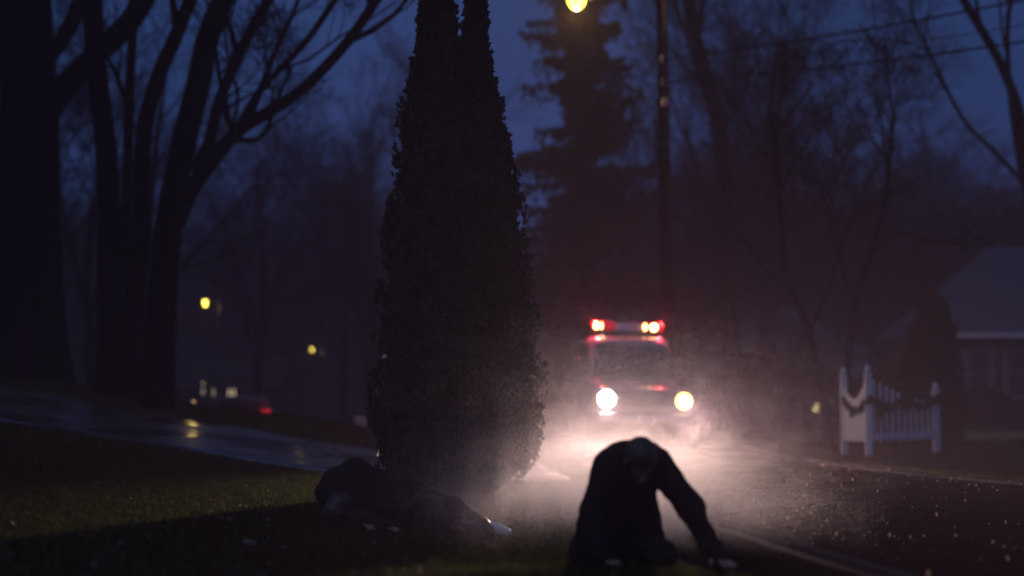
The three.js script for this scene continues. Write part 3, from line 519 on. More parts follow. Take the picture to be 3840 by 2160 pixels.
// ------------------------------------------------------------------ picket fence
{
  const A = at(2125, 1145, 27.4), B = at(2186, 1150, 26.6), C = at(2356, 1135, 28.3);
  for (const p of [A, B, C]) p.y = H(p.x, p.z);
  const o = thing('picket_fence', 'white corner picket fence with swooping top and dark garland', 'fence', B.clone());
  const L = (p) => p.clone().sub(B), a = L(A), b = V(0, 0, 0), c = L(C);
  const post = (p, h) => { const q = part('post', box(0.115, h, 0.115, p.x, p.y + h / 2, p.z, 0.012), M.white, o); part('finial', new THREE.LatheGeometry([[0, 0], [0.075, 0], [0.075, 0.02], [0.03, 0.035], [0.03, 0.05], [0.055, 0.09], [0.03, 0.14], [0, 0.17]].map(([x, y]) => new THREE.Vector2(x, y)), 14).translate(p.x, p.y + h, p.z), M.white, q); };
  post(a, 1.36); post(b, 1.38); post(c, 1.10);
  const picketGeo = (h) => { const s = new THREE.Shape(); s.moveTo(-0.032, 0); s.lineTo(0.032, 0); s.lineTo(0.032, h - 0.04); s.lineTo(0, h); s.lineTo(-0.032, h - 0.04); s.closePath(); return new THREE.ExtrudeGeometry(s, { depth: 0.018, bevelEnabled: true, bevelSize: 0.003, bevelThickness: 0.003, bevelSegments: 1 }); };
  const panel = (p, q, n, top, rails) => {
    const dir = q.clone().sub(p), ang = Math.atan2(-dir.z, dir.x);
    for (const [y, w] of rails) part('rail', bar(p.clone().setY(p.y + y), q.clone().setY(q.y + y), 0.045, w), M.white, o);
    for (let k = 0; k < n; k++) { const t = (k + 0.7) / (n + 0.4), y0 = 0.26, m = part('picket', picketGeo(top(t) - y0), M.white, o); m.position.copy(p.clone().lerp(q, t)); m.position.y += y0; m.rotation.y = ang; m.position.add(V(Math.sin(ang), 0, Math.cos(ang)).multiplyScalar(0.025)); }
  };
  panel(b, c, 11, (t) => 1.34 - 0.42 * Math.sin(t * Math.PI / 2), [[0.83, 0.11], [0.34, 0.11]]);
  panel(a, b, 10, (t) => 1.30 - 0.32 * Math.sin(t * Math.PI), [[0.80, 0.1], [0.34, 0.1]]);
  // evergreen garland hung over the rails
  const r = rngOf(9), list = [], hang = (p, q, y, drop, n, out) => { for (let k = 0; k < n; k++) { const t = r(), s = p.clone().lerp(q, t); s.y += y - drop * Math.sin(t * Math.PI) + (r() - 0.5) * 0.12; s.x += (r() - 0.5) * 0.09; s.z += (r() - 0.5) * 0.09 + out; list.push([s, V(r() - 0.5, r() - 0.5, 1).normalize(), 0.7 + 0.6 * r()]); } };
  hang(a, b, 0.95, 0.22, 420, 0.08); hang(b, b.clone().lerp(c, 0.5), 0.96, 0.16, 300, 0.08); hang(b.clone().lerp(c, 0.5), c, 0.96, 0.14, 260, 0.08);
  for (const [p, y] of [[a.clone().lerp(b, 0.3), 0.7], [a.clone().lerp(b, 0.75), 0.78], [b.clone().lerp(c, 0.12), 0.7], [b.clone().lerp(c, 0.5), 0.82], [c.clone(), 0.95]]) hang(p, p.clone().add(V(0.05, 0, 0)), y, 0, 130, 0.09);
  const gar = part('garland', sprays(list, 0.07, 90), leafMat, scene); gar.position.copy(B); tag(gar, 'dark evergreen garland draped over the white picket fence', 'garland');
}

// ------------------------------------------------------------------ emergency truck
{
  const d = 31.6, c = at(1574, 1000, d), root = thing('emergency_truck', 'emergency truck with red light bar and blazing headlights on the wet road', 'truck', V(c.x, H(c.x, -d) + 0.05, -d - 0.75), 0.085); root.rotation.z = -0.03;
  const paint = std(0.30, 0.31, 0.34, 0.2, { clearcoat: 1, clearcoatRoughness: 0.06 });
  const grey = std(0.06, 0.06, 0.065, 0.5), chrome = std(0.5, 0.5, 0.52, 0.2, { metalness: 1 });
  // loft of rounded sections: st = [along, halfWidth, low, high, radius]
  function loft(st, axis) {
    const n = 28, P = newTubes(), ring = (hw, lo, hi, rr) => { const o = []; for (let k = 0; k < n; k++) { const a = (k / n) * Math.PI * 2 + Math.PI / n, cx = Math.cos(a), sy = Math.sin(a), e = 2 / 7, sx = Math.sign(cx) * Math.pow(Math.abs(cx), e), s2 = Math.sign(sy) * Math.pow(Math.abs(sy), e); o.push([sx * hw, (lo + hi) / 2 + s2 * (hi - lo) / 2]); } return o; };
    for (const [t, hw, lo, hi] of st) for (const [x, y] of ring(hw, lo, hi)) { if (axis === 'z') P.p.push(x, y, t); else P.p.push(x, t, y); }
    for (let k = 0; k < st.length - 1; k++) for (let j = 0; j < n; j++) { const a = k * n + j, b = k * n + (j + 1) % n; P.i.push(a, b, a + n, b, b + n, a + n); }
    for (const k of [0, st.length - 1]) { const b = P.p.length / 3, [t, , lo, hi] = st[k]; if (axis === 'z') P.p.push(0, (lo + hi) / 2, t); else P.p.push(0, t, (lo + hi) / 2); for (let j = 0; j < n; j++) P.i.push(b, k * n + j, k * n + (j + 1) % n); }
    const g0 = new THREE.BufferGeometry(); g0.setAttribute('position', new THREE.Float32BufferAttribute(P.p, 3)); g0.setIndex(P.i); const g = g0; g.computeVertexNormals();
    // make the normals point outwards
    const pos = g.attributes.position, nn = g.attributes.normal, cc = V(); new THREE.Box3().setFromBufferAttribute(pos).getCenter(cc); let sum = 0; for (let i = 0; i < pos.count; i++) sum += (pos.getX(i) - cc.x) * nn.getX(i) + (pos.getY(i) - cc.y) * nn.getY(i); if (sum < 0) { const ix = g.index.array; for (let i = 0; i < ix.length; i += 3) { const q = ix[i]; ix[i] = ix[i + 1]; ix[i + 1] = q; } g.computeVertexNormals(); }
    return g;
  }
  part('body', loft([[-2.85, 0.90, 0.5, 1.28], [-2.78, 0.97, 0.42, 1.34], [-2, 0.99, 0.40, 1.34], [0.9, 0.99, 0.40, 1.32], [1.35, 0.985, 0.40, 1.27], [1.7, 0.97, 0.40, 1.22], [2.2, 0.955, 0.42, 1.17], [2.42, 0.94, 0.44, 1.13], [2.52, 0.91, 0.48, 1.08]], 'z'), paint, root);
  part('cabin', loft([[1.24, 0.95, -2.78, 1.32], [1.35, 0.94, -2.77, 1.27], [2.02, 0.84, -2.70, 0.70], [2.13, 0.80, -2.66, 0.60], [2.18, 0.70, -2.5, 0.42]], 'y'), paint, root);
  const pane = (pts, m, name) => { const P = []; const cN = V(); const [a, b, c2, e] = pts.map((p) => V(...p)); const nrm = b.clone().sub(a).cross(e.clone().sub(a)).normalize(); if (nrm.dot(a.clone().add(c2).multiplyScalar(0.5).sub(V(0, 1.6, -0.8))) < 0) nrm.negate(); const off = nrm.clone().multiplyScalar(0.012), q = [a, b, c2, e], o = q.map((p) => p.clone().add(off)), i = q.map((p) => p.clone().addScaledVector(nrm, -0.03)); const quad = (w, x, y, z) => P.push(...w.toArray(), ...x.toArray(), ...y.toArray(), ...w.toArray(), ...y.toArray(), ...z.toArray()); quad(...o); quad(i[3], i[2], i[1], i[0]); for (let k = 0; k < 4; k++) quad(i[k], i[(k + 1) % 4], o[(k + 1) % 4], o[k]); const g = new THREE.BufferGeometry(); g.setAttribute('position', new THREE.Float32BufferAttribute(P, 3)); g.computeVertexNormals(); return part(name, g, m, root); };
  const glass = std(0.02, 0.022, 0.028, 0.05, { clearcoat: 1 });
  pane([[-0.84, 1.37, 1.265], [0.84, 1.37, 1.265], [0.72, 1.99, 0.735], [-0.72, 1.99, 0.735]], glass, 'windshield');
  for (const s of [-1, 1]) { const side = (z0, z1, z2, z3) => pane([[s * 0.944, 1.40, z0], [s * 0.944, 1.40, z1], [s * 0.856, 1.96, z2], [s * 0.856, 1.96, z3]], glass, 'side_window'); side(1.0, 0.05, 0.05, 0.55); side(-0.08, -1.0, -1.0, -0.08); side(-1.15, -2.45, -2.4, -1.15); }
  for (const s of [-1, 1]) { part('wiper', bar(V(s * 0.1 + 0.1, 1.37, 1.30), V(s * 0.1 + 0.55, 1.50, 1.19), 0.02, 0.02), M.black, root); }
  // grille, bumper, plate
  const gr = part('grille', box(1.12, 0.30, 0.05, 0, 0.90, 2.525, 0.03), grey, root);
  for (let k = 0; k < 4; k++) part('grille_bar', box(1.08, 0.022, 0.03, 0, 0.80 + k * 0.065, 2.555, 0.008), chrome, gr);
  const bm = part('bumper', loft([[2.40, 0.985, 0.42, 0.66], [2.56, 0.97, 0.42, 0.66], [2.66, 0.86, 0.45, 0.64]], 'z'), chrome, root);
  part('number_plate', box(0.32, 0.16, 0.015, 0, 0.54, 2.672, 0.005), std(0.6, 0.6, 0.62, 0.5), bm);
  part('hood_line', box(1.5, 0.012, 0.012, 0, 1.045, 2.53, 0.004), M.black, root);
  // headlights
  const hot = glow(1, 0.90, 0.74, 90);
  for (const s of [-1, 1]) {
    const h = new THREE.Group(); h.name = 'headlight'; h.position.set(s * 0.735, 0.90, 2.49); root.add(h);
    part('bezel', new THREE.TorusGeometry(0.168, 0.02, 8, 24).translate(0, 0, 0.04), chrome, h);
    part('reflector', cyl(0.13, 0.10, 0.06, 20).rotateX(Math.PI / 2).translate(0, 0, 0.01), chrome, h);
    part('lamp_lens', new THREE.SphereGeometry(s < 0 ? 0.168 : 0.15, 20, 12).scale(1, 1, 0.22).translate(0, 0, 0.045), s < 0 ? hot : glow(1, 0.82, 0.16, 7), h);
    part('marker_light', box(0.07, 0.24, 0.05, -0.215, -0.01, 0.03, 0.02), s > 0 ? glow(1, 0.72, 0.02, 4) : std(0.5, 0.25, 0.02, 0.3), h);
    const L = new THREE.SpotLight(new THREE.Color().setRGB(1, 0.67, 0.57), 2250, 0, 0.31, 0.75, 2); L.castShadow = true; L.shadow.radius = 3; L.position.set(0, 0, 0.12); h.add(L);
    const tg = new THREE.Object3D(); tg.name = 'headlight_aim'; tg.position.set(s * 0.2 - 0.95, -1.35, 8); h.add(tg); L.target = tg;
    part('mirror', [box(0.2, 0.26, 0.1, s * 1.13, 1.56, 1.02, 0.04), bar(V(s * 0.92, 1.48, 1.05), V(s * 1.06, 1.52, 1.03), 0.03, 0.04)], grey, root);
    for (const z of [1.62, -1.75]) { const w = part('wheel', cyl(0.38, 0.38, 0.26, 28).rotateZ(Math.PI / 2).translate(s * 0.87, 0.36, z), M.rubber, root); part('rim', cyl(0.23, 0.23, 0.02, 20).rotateZ(Math.PI / 2).translate(s * 1.005, 0.36, z), chrome, w); part('wheel_arch', new THREE.TorusGeometry(0.45, 0.035, 8, 20, Math.PI).rotateY(Math.PI / 2).translate(s * 0.985, 0.38, z), grey, root); }
    for (const z of [-0.02, -1.07]) part('door_seam', box(0.008, 0.78, 0.012, s * 0.994, 0.92, z, 0.002), M.black, root);
    for (const z of [0.15, -0.92]) part('door_handle', box(0.03, 0.035, 0.16, s * 1.0, 1.18, z, 0.01), M.black, root);
  }
  // light bar: base, red ends, clear middle, lamps
  const lb = new THREE.Group(); lb.name = 'light_bar'; lb.position.set(0, 2.22, 0.1); root.add(lb);
  const redLens = new THREE.MeshPhysicalMaterial({ color: new THREE.Color().setRGB(0.55, 0.006, 0.02), roughness: 0.2, emissive: new THREE.Color().setRGB(1, 0.0, 0.03), emissiveIntensity: 0.30, clearcoat: 1 });
  part('base', box(1.42, 0.05, 0.30, 0, 0.04, 0, 0.02), M.black, lb);
  for (const s of [-1, 1]) {
    part('mount_foot', box(0.12, 0.08, 0.2, s * 0.55, -0.015, 0, 0.02), M.black, lb);
    const l = part('red_lens', box(0.46, 0.19, 0.30, s * 0.49, 0.165, 0, 0.06), redLens, lb);
    for (const [x, w, e] of s < 0 ? [[-0.65, 0.10, 16], [-0.545, 0.05, 9]] : [[0.345, 0.075, 10], [0.53, 0.15, 22]]) part('beacon_lamp', new THREE.SphereGeometry(0.5, 14, 10).scale(w, 0.15, 0.05).translate(x, 0.165, 0.15), glow(1, 0.62, 0.20, e), l);
    for (const x of [0.74]) { const L = new THREE.PointLight(new THREE.Color().setRGB(1, 0.05, 0.07), 9); L.castShadow = true; L.position.set(s * x, 0.30, 0.1); lb.add(L); }
  }
  part('clear_lens', box(0.515, 0.17, 0.28, 0, 0.155, 0, 0.03), std(0.75, 0.75, 0.8, 0.35, { clearcoat: 1 }), lb);
  const barReflection = part('bar_reflection', box(0.07, 0.09, 0.08, -0.56, -0.10 + 0.02, 0.40, 0.03), glow(1, 0.75, 0.65, 1.2), lb);  // no lamp: glowing box painted in as the bar lamps' reflection on the roof edge
}

// ------------------------------------------------------------------ people
const cap = (p, a, b, ra, rb) => { const bx = b[0] - a[0], by = b[1] - a[1], bz = b[2] - a[2], px = p[0] - a[0], py = p[1] - a[1], pz = p[2] - a[2], h = clamp((px * bx + py * by + pz * bz) / (bx * bx + by * by + bz * bz + 1e-9), 0, 1); return Math.hypot(px - bx * h, py - by * h, pz - bz * h) - lerp(ra, rb, h); };
const ell = (p, c, r) => { const x = (p[0] - c[0]) / r[0], y = (p[1] - c[1]) / r[1], z = (p[2] - c[2]) / r[2], k = Math.hypot(x, y, z); return (k - 1) * Math.min(...r); };
const smin = (a, b, k) => { const h = Math.max(k - Math.abs(a - b), 0) / k; return Math.min(a, b) - h * h * k * 0.25; };
const sdf = (list, k) => (p) => { let v = 9; for (const s of list) { const q = s.length === 2 ? ell(p, s[0], s[1]) : cap(p, s[0], s[1], s[2], s[3]); v = v === 9 ? q : smin(v, q, k); } return v; };
function nets(f, lo, hi, c) {
  const n = [0, 1, 2].map((k) => Math.ceil((hi[k] - lo[k]) / c) + 1), N = n[0] * n[1] * n[2], val = new Float32Array(N), id = new Int32Array(N).fill(-1), p = [], ix = [], I = (x, y, z) => x + n[0] * (y + n[1] * z);
  for (let z = 0; z < n[2]; z++) for (let y = 0; y < n[1]; y++) for (let x = 0; x < n[0]; x++) val[I(x, y, z)] = f([lo[0] + x * c, lo[1] + y * c, lo[2] + z * c]);
  const E = [[0, 1], [0, 2], [0, 4], [1, 3], [1, 5], [2, 3], [2, 6], [3, 7], [4, 5], [4, 6], [5, 7], [6, 7]];
  for (let z = 0; z < n[2] - 1; z++) for (let y = 0; y < n[1] - 1; y++) for (let x = 0; x < n[0] - 1; x++) {
    const v = []; for (let k = 0; k < 8; k++) v.push(val[I(x + (k & 1), y + ((k >> 1) & 1), z + (k >> 2))]);
    let s = [0, 0, 0], m = 0; for (const [a, b] of E) if ((v[a] < 0) !== (v[b] < 0)) { const t = v[a] / (v[a] - v[b]); s[0] += lerp(a & 1, b & 1, t); s[1] += lerp((a >> 1) & 1, (b >> 1) & 1, t); s[2] += lerp(a >> 2, b >> 2, t); m++; }
    if (m) { id[I(x, y, z)] = p.length / 3; p.push(lo[0] + (x + s[0] / m) * c, lo[1] + (y + s[1] / m) * c, lo[2] + (z + s[2] / m) * c); }
  }
  for (let z = 1; z < n[2] - 1; z++) for (let y = 1; y < n[1] - 1; y++) for (let x = 1; x < n[0] - 1; x++) {
    const v0 = val[I(x, y, z)] < 0, q = (a, b, cc, d, flip) => { if (a < 0 || b < 0 || cc < 0 || d < 0) return; flip ? ix.push(a, cc, b, a, d, cc) : ix.push(a, b, cc, a, cc, d); };
    if (v0 !== val[I(x + 1, y, z)] < 0) q(id[I(x, y - 1, z - 1)], id[I(x, y, z - 1)], id[I(x, y, z)], id[I(x, y - 1, z)], !v0);
    if (v0 !== val[I(x, y + 1, z)] < 0) q(id[I(x - 1, y, z - 1)], id[I(x - 1, y, z)], id[I(x, y, z)], id[I(x, y, z - 1)], !v0);
    if (v0 !== val[I(x, y, z + 1)] < 0) q(id[I(x - 1, y - 1, z)], id[I(x, y - 1, z)], id[I(x, y, z)], id[I(x - 1, y, z)], !v0);
  }
  const nr = [], e = c * 0.5; for (let k = 0; k < p.length; k += 3) { const a = [p[k], p[k + 1], p[k + 2]], g = V(f([a[0] + e, a[1], a[2]]) - f([a[0] - e, a[1], a[2]]), f([a[0], a[1] + e, a[2]]) - f([a[0], a[1] - e, a[2]]), f([a[0], a[1], a[2] + e]) - f([a[0], a[1], a[2] - e])).normalize(); nr.push(g.x, g.y, g.z); }
  const g = new THREE.BufferGeometry(); g.setAttribute('position', new THREE.Float32BufferAttribute(p, 3)); g.setAttribute('normal', new THREE.Float32BufferAttribute(nr, 3)); g.setIndex(ix); return g;
}
function bounds(list, pad) { const lo = [9, 9, 9], hi = [-9, -9, -9]; for (const s of list) { const pts = s.length === 2 ? [[s[0], s[1]]] : [[s[0], [s[2], s[2], s[2]]], [s[1], [s[3], s[3], s[3]]]]; for (const [c, r] of pts) for (let k = 0; k < 3; k++) { lo[k] = Math.min(lo[k], c[k] - r[k] - pad); hi[k] = Math.max(hi[k], c[k] + r[k] + pad); } } return [lo, hi]; }
const skin3 = (list, k, c, f) => { const [lo, hi] = bounds(list, 0.04), s = sdf(list, k); return nets(f ? (p) => f(s(p), p) : s, lo, hi, c); };
const folds = (amp, fr) => (v, p) => v + amp * perlin.noise(p[0] * fr, p[1] * fr * 1.4, p[2] * fr) + amp * 0.5 * perlin.noise(p[0] * fr * 2.3 + 5, p[1] * fr * 2.3, p[2] * fr * 2.3);
// a hand: wrist w, palm direction f (towards the fingers), side s (towards the thumb), up n
function hand(w, f, s, n, curl) {
  const F = V(...f).normalize(), S = V(...s).normalize(), U = V(...n).normalize(), W = V(...w), at3 = (a, b, c) => W.clone().addScaledVector(F, a).addScaledVector(S, b).addScaledVector(U, c).toArray(), L = [];
  L.push([at3(0, 0, 0), at3(0.045, 0.012, 0.004), 0.027, 0.022], [at3(0.02, -0.015, 0.002), at3(0.085, -0.03, 0.0), 0.018, 0.014], [at3(0.02, 0.015, 0.002), at3(0.09, 0.022, 0.002), 0.019, 0.014], [at3(0.03, 0, 0), at3(0.09, -0.004, 0.002), 0.02, 0.015]);
  [[0.026, 0.072, 0.0], [0.008, 0.080, 0.002], [-0.012, 0.074, 0.0], [-0.031, 0.058, -0.002]].forEach(([b, len, o]) => { let p = at3(0.088, b, o), a = 0; for (let j = 0; j < 3; j++) { a += curl; const l = len * [0.45, 0.3, 0.25][j], q = V(...p).addScaledVector(F, Math.cos(a) * l).addScaledVector(U, -Math.sin(a) * l).addScaledVector(S, b * 0.12).toArray(); L.push([p, q, 0.0095 - j * 0.0008, 0.0088 - j * 0.0009]); p = q; } });
  let p = at3(0.025, 0.026, -0.002); for (let j = 0; j < 3; j++) { const l = [0.04, 0.032, 0.026][j], q = V(...p).addScaledVector(F, l * (0.62 + j * 0.12)).addScaledVector(S, l * (0.75 - j * 0.2)).addScaledVector(U, -l * 0.1).toArray(); L.push([p, q, 0.0135 - j * 0.0015, 0.012 - j * 0.0015]); p = q; }
  return L;
}
// a head round centre c: F faces, U up
function head(c, f, u, s = 1) {
  const F = V(...f).normalize(), U = V(...u).normalize().addScaledVector(V(...f).normalize(), -V(...u).normalize().dot(V(...f).normalize())).normalize(), S = V().crossVectors(U, F), C = V(...c), q = (a, b, d) => C.clone().addScaledVector(F, a * s).addScaledVector(S, b * s).addScaledVector(U, d * s).toArray();
  const skull = [[q(-0.025, 0, 0.035), q(0.02, 0, 0.04), 0.083 * s, 0.076 * s], [q(0.035, 0, -0.01), q(0.045, 0, -0.075), 0.062 * s, 0.038 * s], [q(0.06, 0, -0.1), q(0.02, 0, -0.085), 0.022 * s, 0.03 * s]];
  const feat = [[q(0.085, 0, 0.015), q(0.118, 0, -0.03), 0.008 * s, 0.013 * s], [q(0.078, -0.03, 0.028), q(0.085, 0.03, 0.028), 0.012 * s, 0.012 * s], [q(0.094, -0.018, -0.066), q(0.094, 0.018, -0.066), 0.007 * s, 0.007 * s], [q(0.0, 0.082, 0.01), q(-0.01, 0.088, -0.03), 0.014 * s, 0.009 * s], [q(0.0, -0.082, 0.01), q(-0.01, -0.088, -0.03), 0.014 * s, 0.009 * s]];
  const hair = [[q(-0.03, 0, 0.04), q(0.015, 0, 0.052), 0.094 * s, 0.082 * s], [q(-0.055, 0, 0.03), q(-0.06, 0, -0.05), 0.075 * s, 0.06 * s]];
  const eyes = [-1, 1].map((k) => q(0.078, k * 0.031, 0.008));
  return { skull, feat, hair, eyes, q };
}
const skin = std(0.34, 0.20, 0.15, 0.5), hairM = std(0.022, 0.014, 0.010, 0.45), eyeM = std(0.6, 0.6, 0.6, 0.15), coatM = std(0.014, 0.013, 0.015, 0.9, { specularIntensity: 0.15 }), trouserM = std(0.020, 0.019, 0.024, 0.9, { specularIntensity: 0.15 }), shoeM = std(0.015, 0.014, 0.014, 0.35), sneaker = std(0.62, 0.62, 0.66, 0.5);
function person(label, pos, turn, b) {
  const o = thing('person', label, 'person', pos, turn);
  const pieces = [skin3([...b.bodyList], 0.03, 0.012), skin3([...b.head.skull, ...b.head.feat, b.neck], 0.014, 0.005), ...b.hands.map((h) => skin3(h, 0.009, 0.0034))];
  part('body', pieces, skin, o);
  const hm = part('hair', skin3(b.head.hair, 0.03, 0.006, folds(0.005, 40)), hairM, o); void hm;
  part('eyes', b.head.eyes.map((e) => new THREE.SphereGeometry(0.011, 10, 8).translate(...e)), eyeM, o);
  part('coat', skin3(b.coat, 0.05, 0.011, folds(0.009, 9)), coatM, o);
  part('trousers', skin3(b.trousers, 0.035, 0.011, folds(0.007, 11)), trouserM, o);
  b.shoes.forEach(([l, m]) => part('shoe', skin3(l, 0.02, 0.007), m, o));
  return o;
}
{ // kneeling, bowed, facing the camera
  const p = at((2000 + 900 * 0.4076) * 2576 / 3840, 1400, 9.35); p.y = H(p.x, p.z) - 0.0;
  const X = (cx) => (cx - 900) * 0.000642, Y = (cy) => 0.828 - cy * 0.000642;
  const S1 = [X(745), Y(335), -0.05], S2 = [X(1150), Y(350), -0.05], E2 = [X(1440), Y(730), 0.0], W2 = [X(1625), Y(1120), 0.06], E1 = [X(570), Y(780), 0.02], W1 = [X(560), Y(1120), 0.16];
  const chest = [X(930), Y(400), -0.10], waist = [X(870), Y(850), -0.20], hip = [X(860), 0.20, -0.30], K1 = [X(600), 0.075, 0.03], K2 = [X(1190), 0.075, -0.02], A1 = [X(700), 0.06, -0.45], A2 = [X(1050), 0.06, -0.45];
  const hd = head([X(985), Y(318), 0.085], [0.05, -0.72, 0.62], [0.0, 0.75, 0.62], 1.0);
  const hands = [hand([W2[0] + 0.02, 0.075, 0.08], [0.45, -0.25, 0.9], [-1, 0, 0.3], [0.1, 1, 0.25], 0.1), hand([W1[0] + 0.03, 0.08, 0.19], [0.75, -0.25, 0.7], [0.6, 0, -0.8], [0.1, 1, 0.2], 0.12)];
  person('person in dark coat kneeling bowed at the lawn edge, one arm propped out', p, 0, {
    head: hd, neck: [[X(960), Y(270), -0.05], [X(985), Y(330), 0.03], 0.06, 0.055], hands,
    bodyList: [[chest, waist, 0.13, 0.11], [waist, hip, 0.11, 0.13], [S1, S2, 0.07, 0.07], [S1, E1, 0.05, 0.04], [E1, W1, 0.04, 0.026], [S2, E2, 0.05, 0.04], [E2, W2, 0.04, 0.026], [W2, [W2[0] + 0.02, 0.075, 0.08], 0.026, 0.026], [W1, [W1[0] + 0.03, 0.08, 0.19], 0.026, 0.026], [hip, K1, 0.09, 0.06], [hip, K2, 0.09, 0.06], [K1, A1, 0.055, 0.04], [K2, A2, 0.055, 0.04], [[X(960), Y(240), -0.07], chest, 0.06, 0.1]],
    coat: [[[X(800), Y(375), -0.1], [X(1090), Y(385), -0.1], 0.118, 0.115], [chest, waist, 0.155, 0.165], [waist, [X(830), 0.18, -0.24], 0.165, 0.2], [S1, E1, 0.092, 0.085], [E1, W1, 0.08, 0.06], [S2, E2, 0.092, 0.078], [E2, W2, 0.074, 0.06], [W2, [W2[0] + 0.02, 0.08, 0.08], 0.062, 0.05], [[W2[0] + 0.02, 0.08, 0.08], [W2[0] + 0.045, 0.068, 0.13], 0.05, 0.046], [W1, [W1[0] + 0.03, 0.08, 0.19], 0.058, 0.05], [[W1[0] + 0.03, 0.08, 0.19], [W1[0] + 0.065, 0.068, 0.225], 0.05, 0.045], [[X(560), Y(700), -0.12], [X(470), 0.08, -0.12], 0.06, 0.085], [[X(880), Y(300), -0.12], [X(1030), Y(300), -0.12], 0.09, 0.09], [[X(720), Y(420), -0.06], [X(640), Y(1000), -0.06], 0.11, 0.12], [[X(860), Y(300), -0.06], [X(1040), Y(305), -0.06], 0.098, 0.098], [[X(1000), 0.3, -0.2], [X(1080), 0.09, -0.2], 0.12, 0.12]],
    trousers: [[hip, K1, 0.12, 0.085], [hip, K2, 0.12, 0.085], [K1, A1, 0.08, 0.06], [K2, A2, 0.08, 0.06]],
    shoes: [[A1, shoeM], [A2, shoeM]].map(([a, m]) => [[[[a[0], 0.065, a[2]], [a[0], 0.05, a[2] - 0.2], 0.05, 0.042]], m]),
  });
}
{ // lying on the side, head to the left, feet towards the road
  const p = at((1050 + 1000 * 0.4076) * 2576 / 3840, 1400, 12.0); p.y = H(p.x, p.z);
  const hd = head([-0.35, 0.135, 0.16], [-0.25, -0.45, 0.2], [-0.55, 0.1, 0.85], 1.12);
  const chest = [-0.24, 0.27, -0.08], waist = [-0.02, 0.21, -0.1], hip = [0.16, 0.20, -0.1], S1 = [-0.26, 0.41, -0.04], S2 = [-0.30, 0.12, -0.04], E1 = [-0.46, 0.28, 0.05], W1 = [-0.20, 0.10, 0.30], E2 = [-0.12, 0.07, 0.2], W2 = [-0.02, 0.05, 0.34];
  const K1 = [0.50, 0.17, 0.16], A1 = [0.72, 0.07, 0.55], K2 = [0.44, 0.09, 0.10], A2 = [0.66, 0.06, 0.62], up = [0, 1, 0];
  const hands = [hand(W1, [0.75, -0.3, 0.5], [0.5, 0, -0.8], up, 0.18), hand(W2, [0.9, -0.1, 0.4], [0.4, 0, -0.9], up, 0.16)];
  person('person in dark clothes lying crumpled on the lawn beside the arborvitae', p, 0, {
    head: hd, neck: [[-0.27, 0.24, 0.0], [-0.33, 0.17, 0.1], 0.065, 0.06], hands,
    bodyList: [[chest, waist, 0.13, 0.115], [waist, hip, 0.115, 0.13], [S1, S2, 0.07, 0.07], [S1, E1, 0.05, 0.04], [E1, W1, 0.04, 0.026], [S2, E2, 0.045, 0.04], [E2, W2, 0.04, 0.026], [hip, K1, 0.09, 0.06], [hip, K2, 0.09, 0.06], [K1, A1, 0.055, 0.04], [K2, A2, 0.055, 0.04], [[-0.26, 0.27, -0.03], chest, 0.07, 0.1]],
    coat: [[chest, waist, 0.19, 0.165], [waist, hip, 0.165, 0.165], [S1, S2, 0.115, 0.10], [S1, [-0.40, 0.34, 0.0], 0.115, 0.11], [[-0.40, 0.34, 0.0], E1, 0.11, 0.085], [E1, W1, 0.08, 0.048], [W1, [W1[0] + 0.05, W1[1] - 0.015, W1[2] + 0.035], 0.048, 0.05], [E2, W2, 0.06, 0.045], [W2, [W2[0] + 0.05, W2[1], W2[2] + 0.02], 0.045, 0.045], [S2, E2, 0.075, 0.06], [[-0.1, 0.37, -0.08], [-0.24, 0.42, -0.06], 0.09, 0.10]],
    trousers: [[hip, K1, 0.135, 0.09], [hip, K2, 0.13, 0.085], [K1, A1, 0.08, 0.055], [K2, A2, 0.08, 0.055]],
    shoes: [[[[[A1[0], 0.075, A1[2]], [A1[0] + 0.1, 0.06, A1[2] + 0.1], 0.05, 0.045], [[A1[0] + 0.1, 0.06, A1[2] + 0.1], [A1[0] + 0.17, 0.035, A1[2] + 0.12], 0.042, 0.034]], sneaker], [[[[A2[0], 0.07, A2[2]], [A2[0] + 0.06, 0.1, A2[2] + 0.02], 0.048, 0.045], [[A2[0] + 0.06, 0.09, A2[2] + 0.02], [A2[0] + 0.12, 0.05, A2[2] + 0.06], 0.042, 0.034]], shoeM]],
  });
}

// ------------------------------------------------------------------ rain splashes on the road
{
  const r = rngOf(88), g = new THREE.SphereGeometry(1, 8, 6), spots = [];
  for (let k = 0; k < 1000; k++) { const d = 8.5 + Math.pow(r(), 0.9) * 14, x = lerp(1.6, 7, r()); if (!inside(polyRoad, x, -d)) continue; spots.push([x, H(x, -d) + 0.045 + 0.07 * r() * r(), -d, 0.0025 + 0.0085 * Math.pow(r(), 4)]); }
  const im = new THREE.InstancedMesh(g, new THREE.MeshPhysicalMaterial({ color: new THREE.Color().setRGB(0.5, 0.40, 0.30), roughness: 0.7, transmission: 0.5, thickness: 0 }), spots.length), m = new THREE.Matrix4();
  spots.forEach(([x, y, z, s], i) => im.setMatrixAt(i, m.compose(V(x, y, z), new THREE.Quaternion(), V(s, s * 1.7, s))));
  im.name = 'rain_splashes'; im.userData.kind = 'stuff'; tag(im, 'raindrops splashing up from the wet road', 'raindrops'); scene.add(im);
}

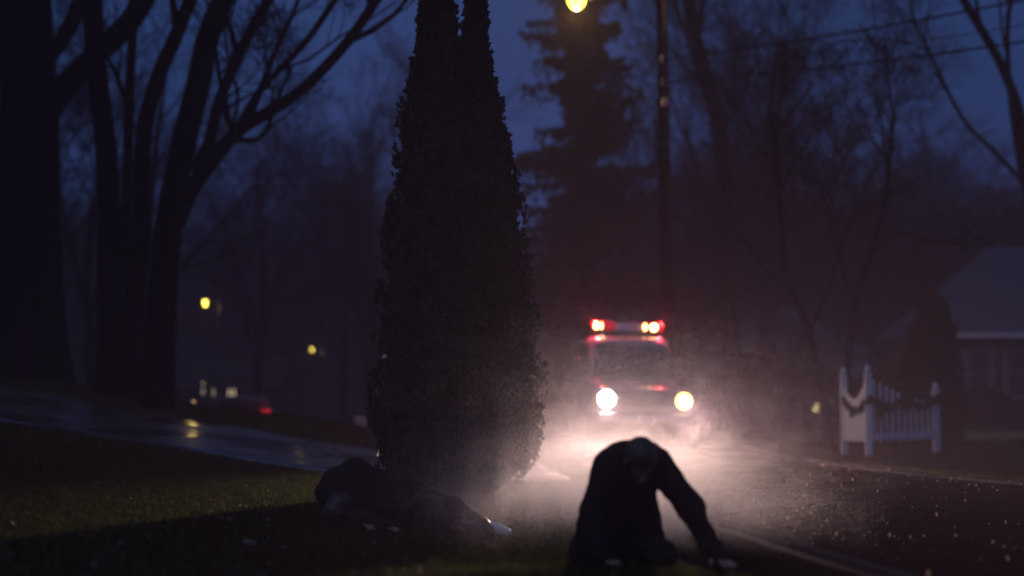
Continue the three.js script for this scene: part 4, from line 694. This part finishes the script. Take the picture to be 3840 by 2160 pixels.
// ------------------------------------------------------------------ drifting mist over the road: fine droplets hanging in the air
{
  const r = rngOf(99), spots = [], N = 11500, PER = 330, pos = [], bell = () => (r() - 0.5) * 0.28, dir = () => V(r() - 0.5, r() - 0.5, r() - 0.5).normalize();
  for (let k = 0; k < PER; k++) { const c = V(bell(), bell(), bell()), a = dir(), b = V().crossVectors(a, dir()).normalize(), R = 0.0013 + 0.0008 * r(); for (let j = 0; j < 3; j++) pos.push(...c.clone().addScaledVector(a, R * Math.cos(j * 2.094)).addScaledVector(b, R * Math.sin(j * 2.094)).toArray()); }
  const g = new THREE.BufferGeometry(); g.setAttribute('position', new THREE.Float32BufferAttribute(pos, 3)); g.computeVertexNormals();   // one puff of the finest droplets
  const fb = (x, y, z) => perlin.noise(x, y, z) + 0.5 * perlin.noise(x * 2.1 + 4, y * 2.1, z * 2.1) + 0.25 * perlin.noise(x * 4.3, y * 4.3 + 9, z * 4.3);
  // density on a coarse grid, then droplets within each cell: more of them where the mist is thick
  const cell = 0.25, cells = []; let total = 0;
  for (let d = 9.9; d < 28.5; d += cell) for (let x = -2.2; x < 6.2; x += cell) for (let y = 0; y < 1.5; y += cell) {
    const u = (d - 9.9) / 18, mid = lerp(0.72, 1.4, u), wide = lerp(0.8, 1.6, u), n = fb(x * 0.8, y * 1.2 + 3, d * 0.45), far = clamp((30.5 - d) / 18, 0.1, 1.1);
    const w = Math.exp(-Math.pow((x - mid) / wide, 2)) * Math.exp(-y / lerp(0.32, 0.22, smoothstep(u, 0.35, 0.95))) * clamp(0.5 + 0.9 * n, 0.1, 1.2) * Math.pow(far, 1.8);
    if (w > 0.0015) { cells.push([x, y, d, w]); total += w; }
  }
  for (const [x, y, d, c] of cells) for (let k = Math.floor(c / total * N + r()); k > 0; k--) { const px = x + (r() - 0.5) * 0.1, pz = -d + (r() - 0.5) * 0.1; spots.push([px, H(px, pz) + 0.16 + Math.max(0, y + (r() - 0.5) * 0.3), pz]); }
  const im = new THREE.InstancedMesh(g, new THREE.MeshPhysicalMaterial({ color: 0xf4f2f2, roughness: 1, specularIntensity: 0, transmission: 0.5, thickness: 0, transparent: true, opacity: 0.28, side: THREE.DoubleSide }), spots.length), m = new THREE.Matrix4(), q = new THREE.Quaternion(), e = new THREE.Euler();
  spots.forEach(([x, y, z], i) => im.setMatrixAt(i, m.compose(V(x, y, z), q.setFromEuler(e.set(Math.floor(r() * 4) * Math.PI / 2, Math.floor(r() * 4) * Math.PI / 2, 0)), V(1, 1, 1))));
  im.name = 'mist'; im.userData.kind = 'stuff'; tag(im, 'thin mist drifting low over the wet road in the headlights', 'mist'); scene.add(im);
  
}
renderer.render(scene, camera);
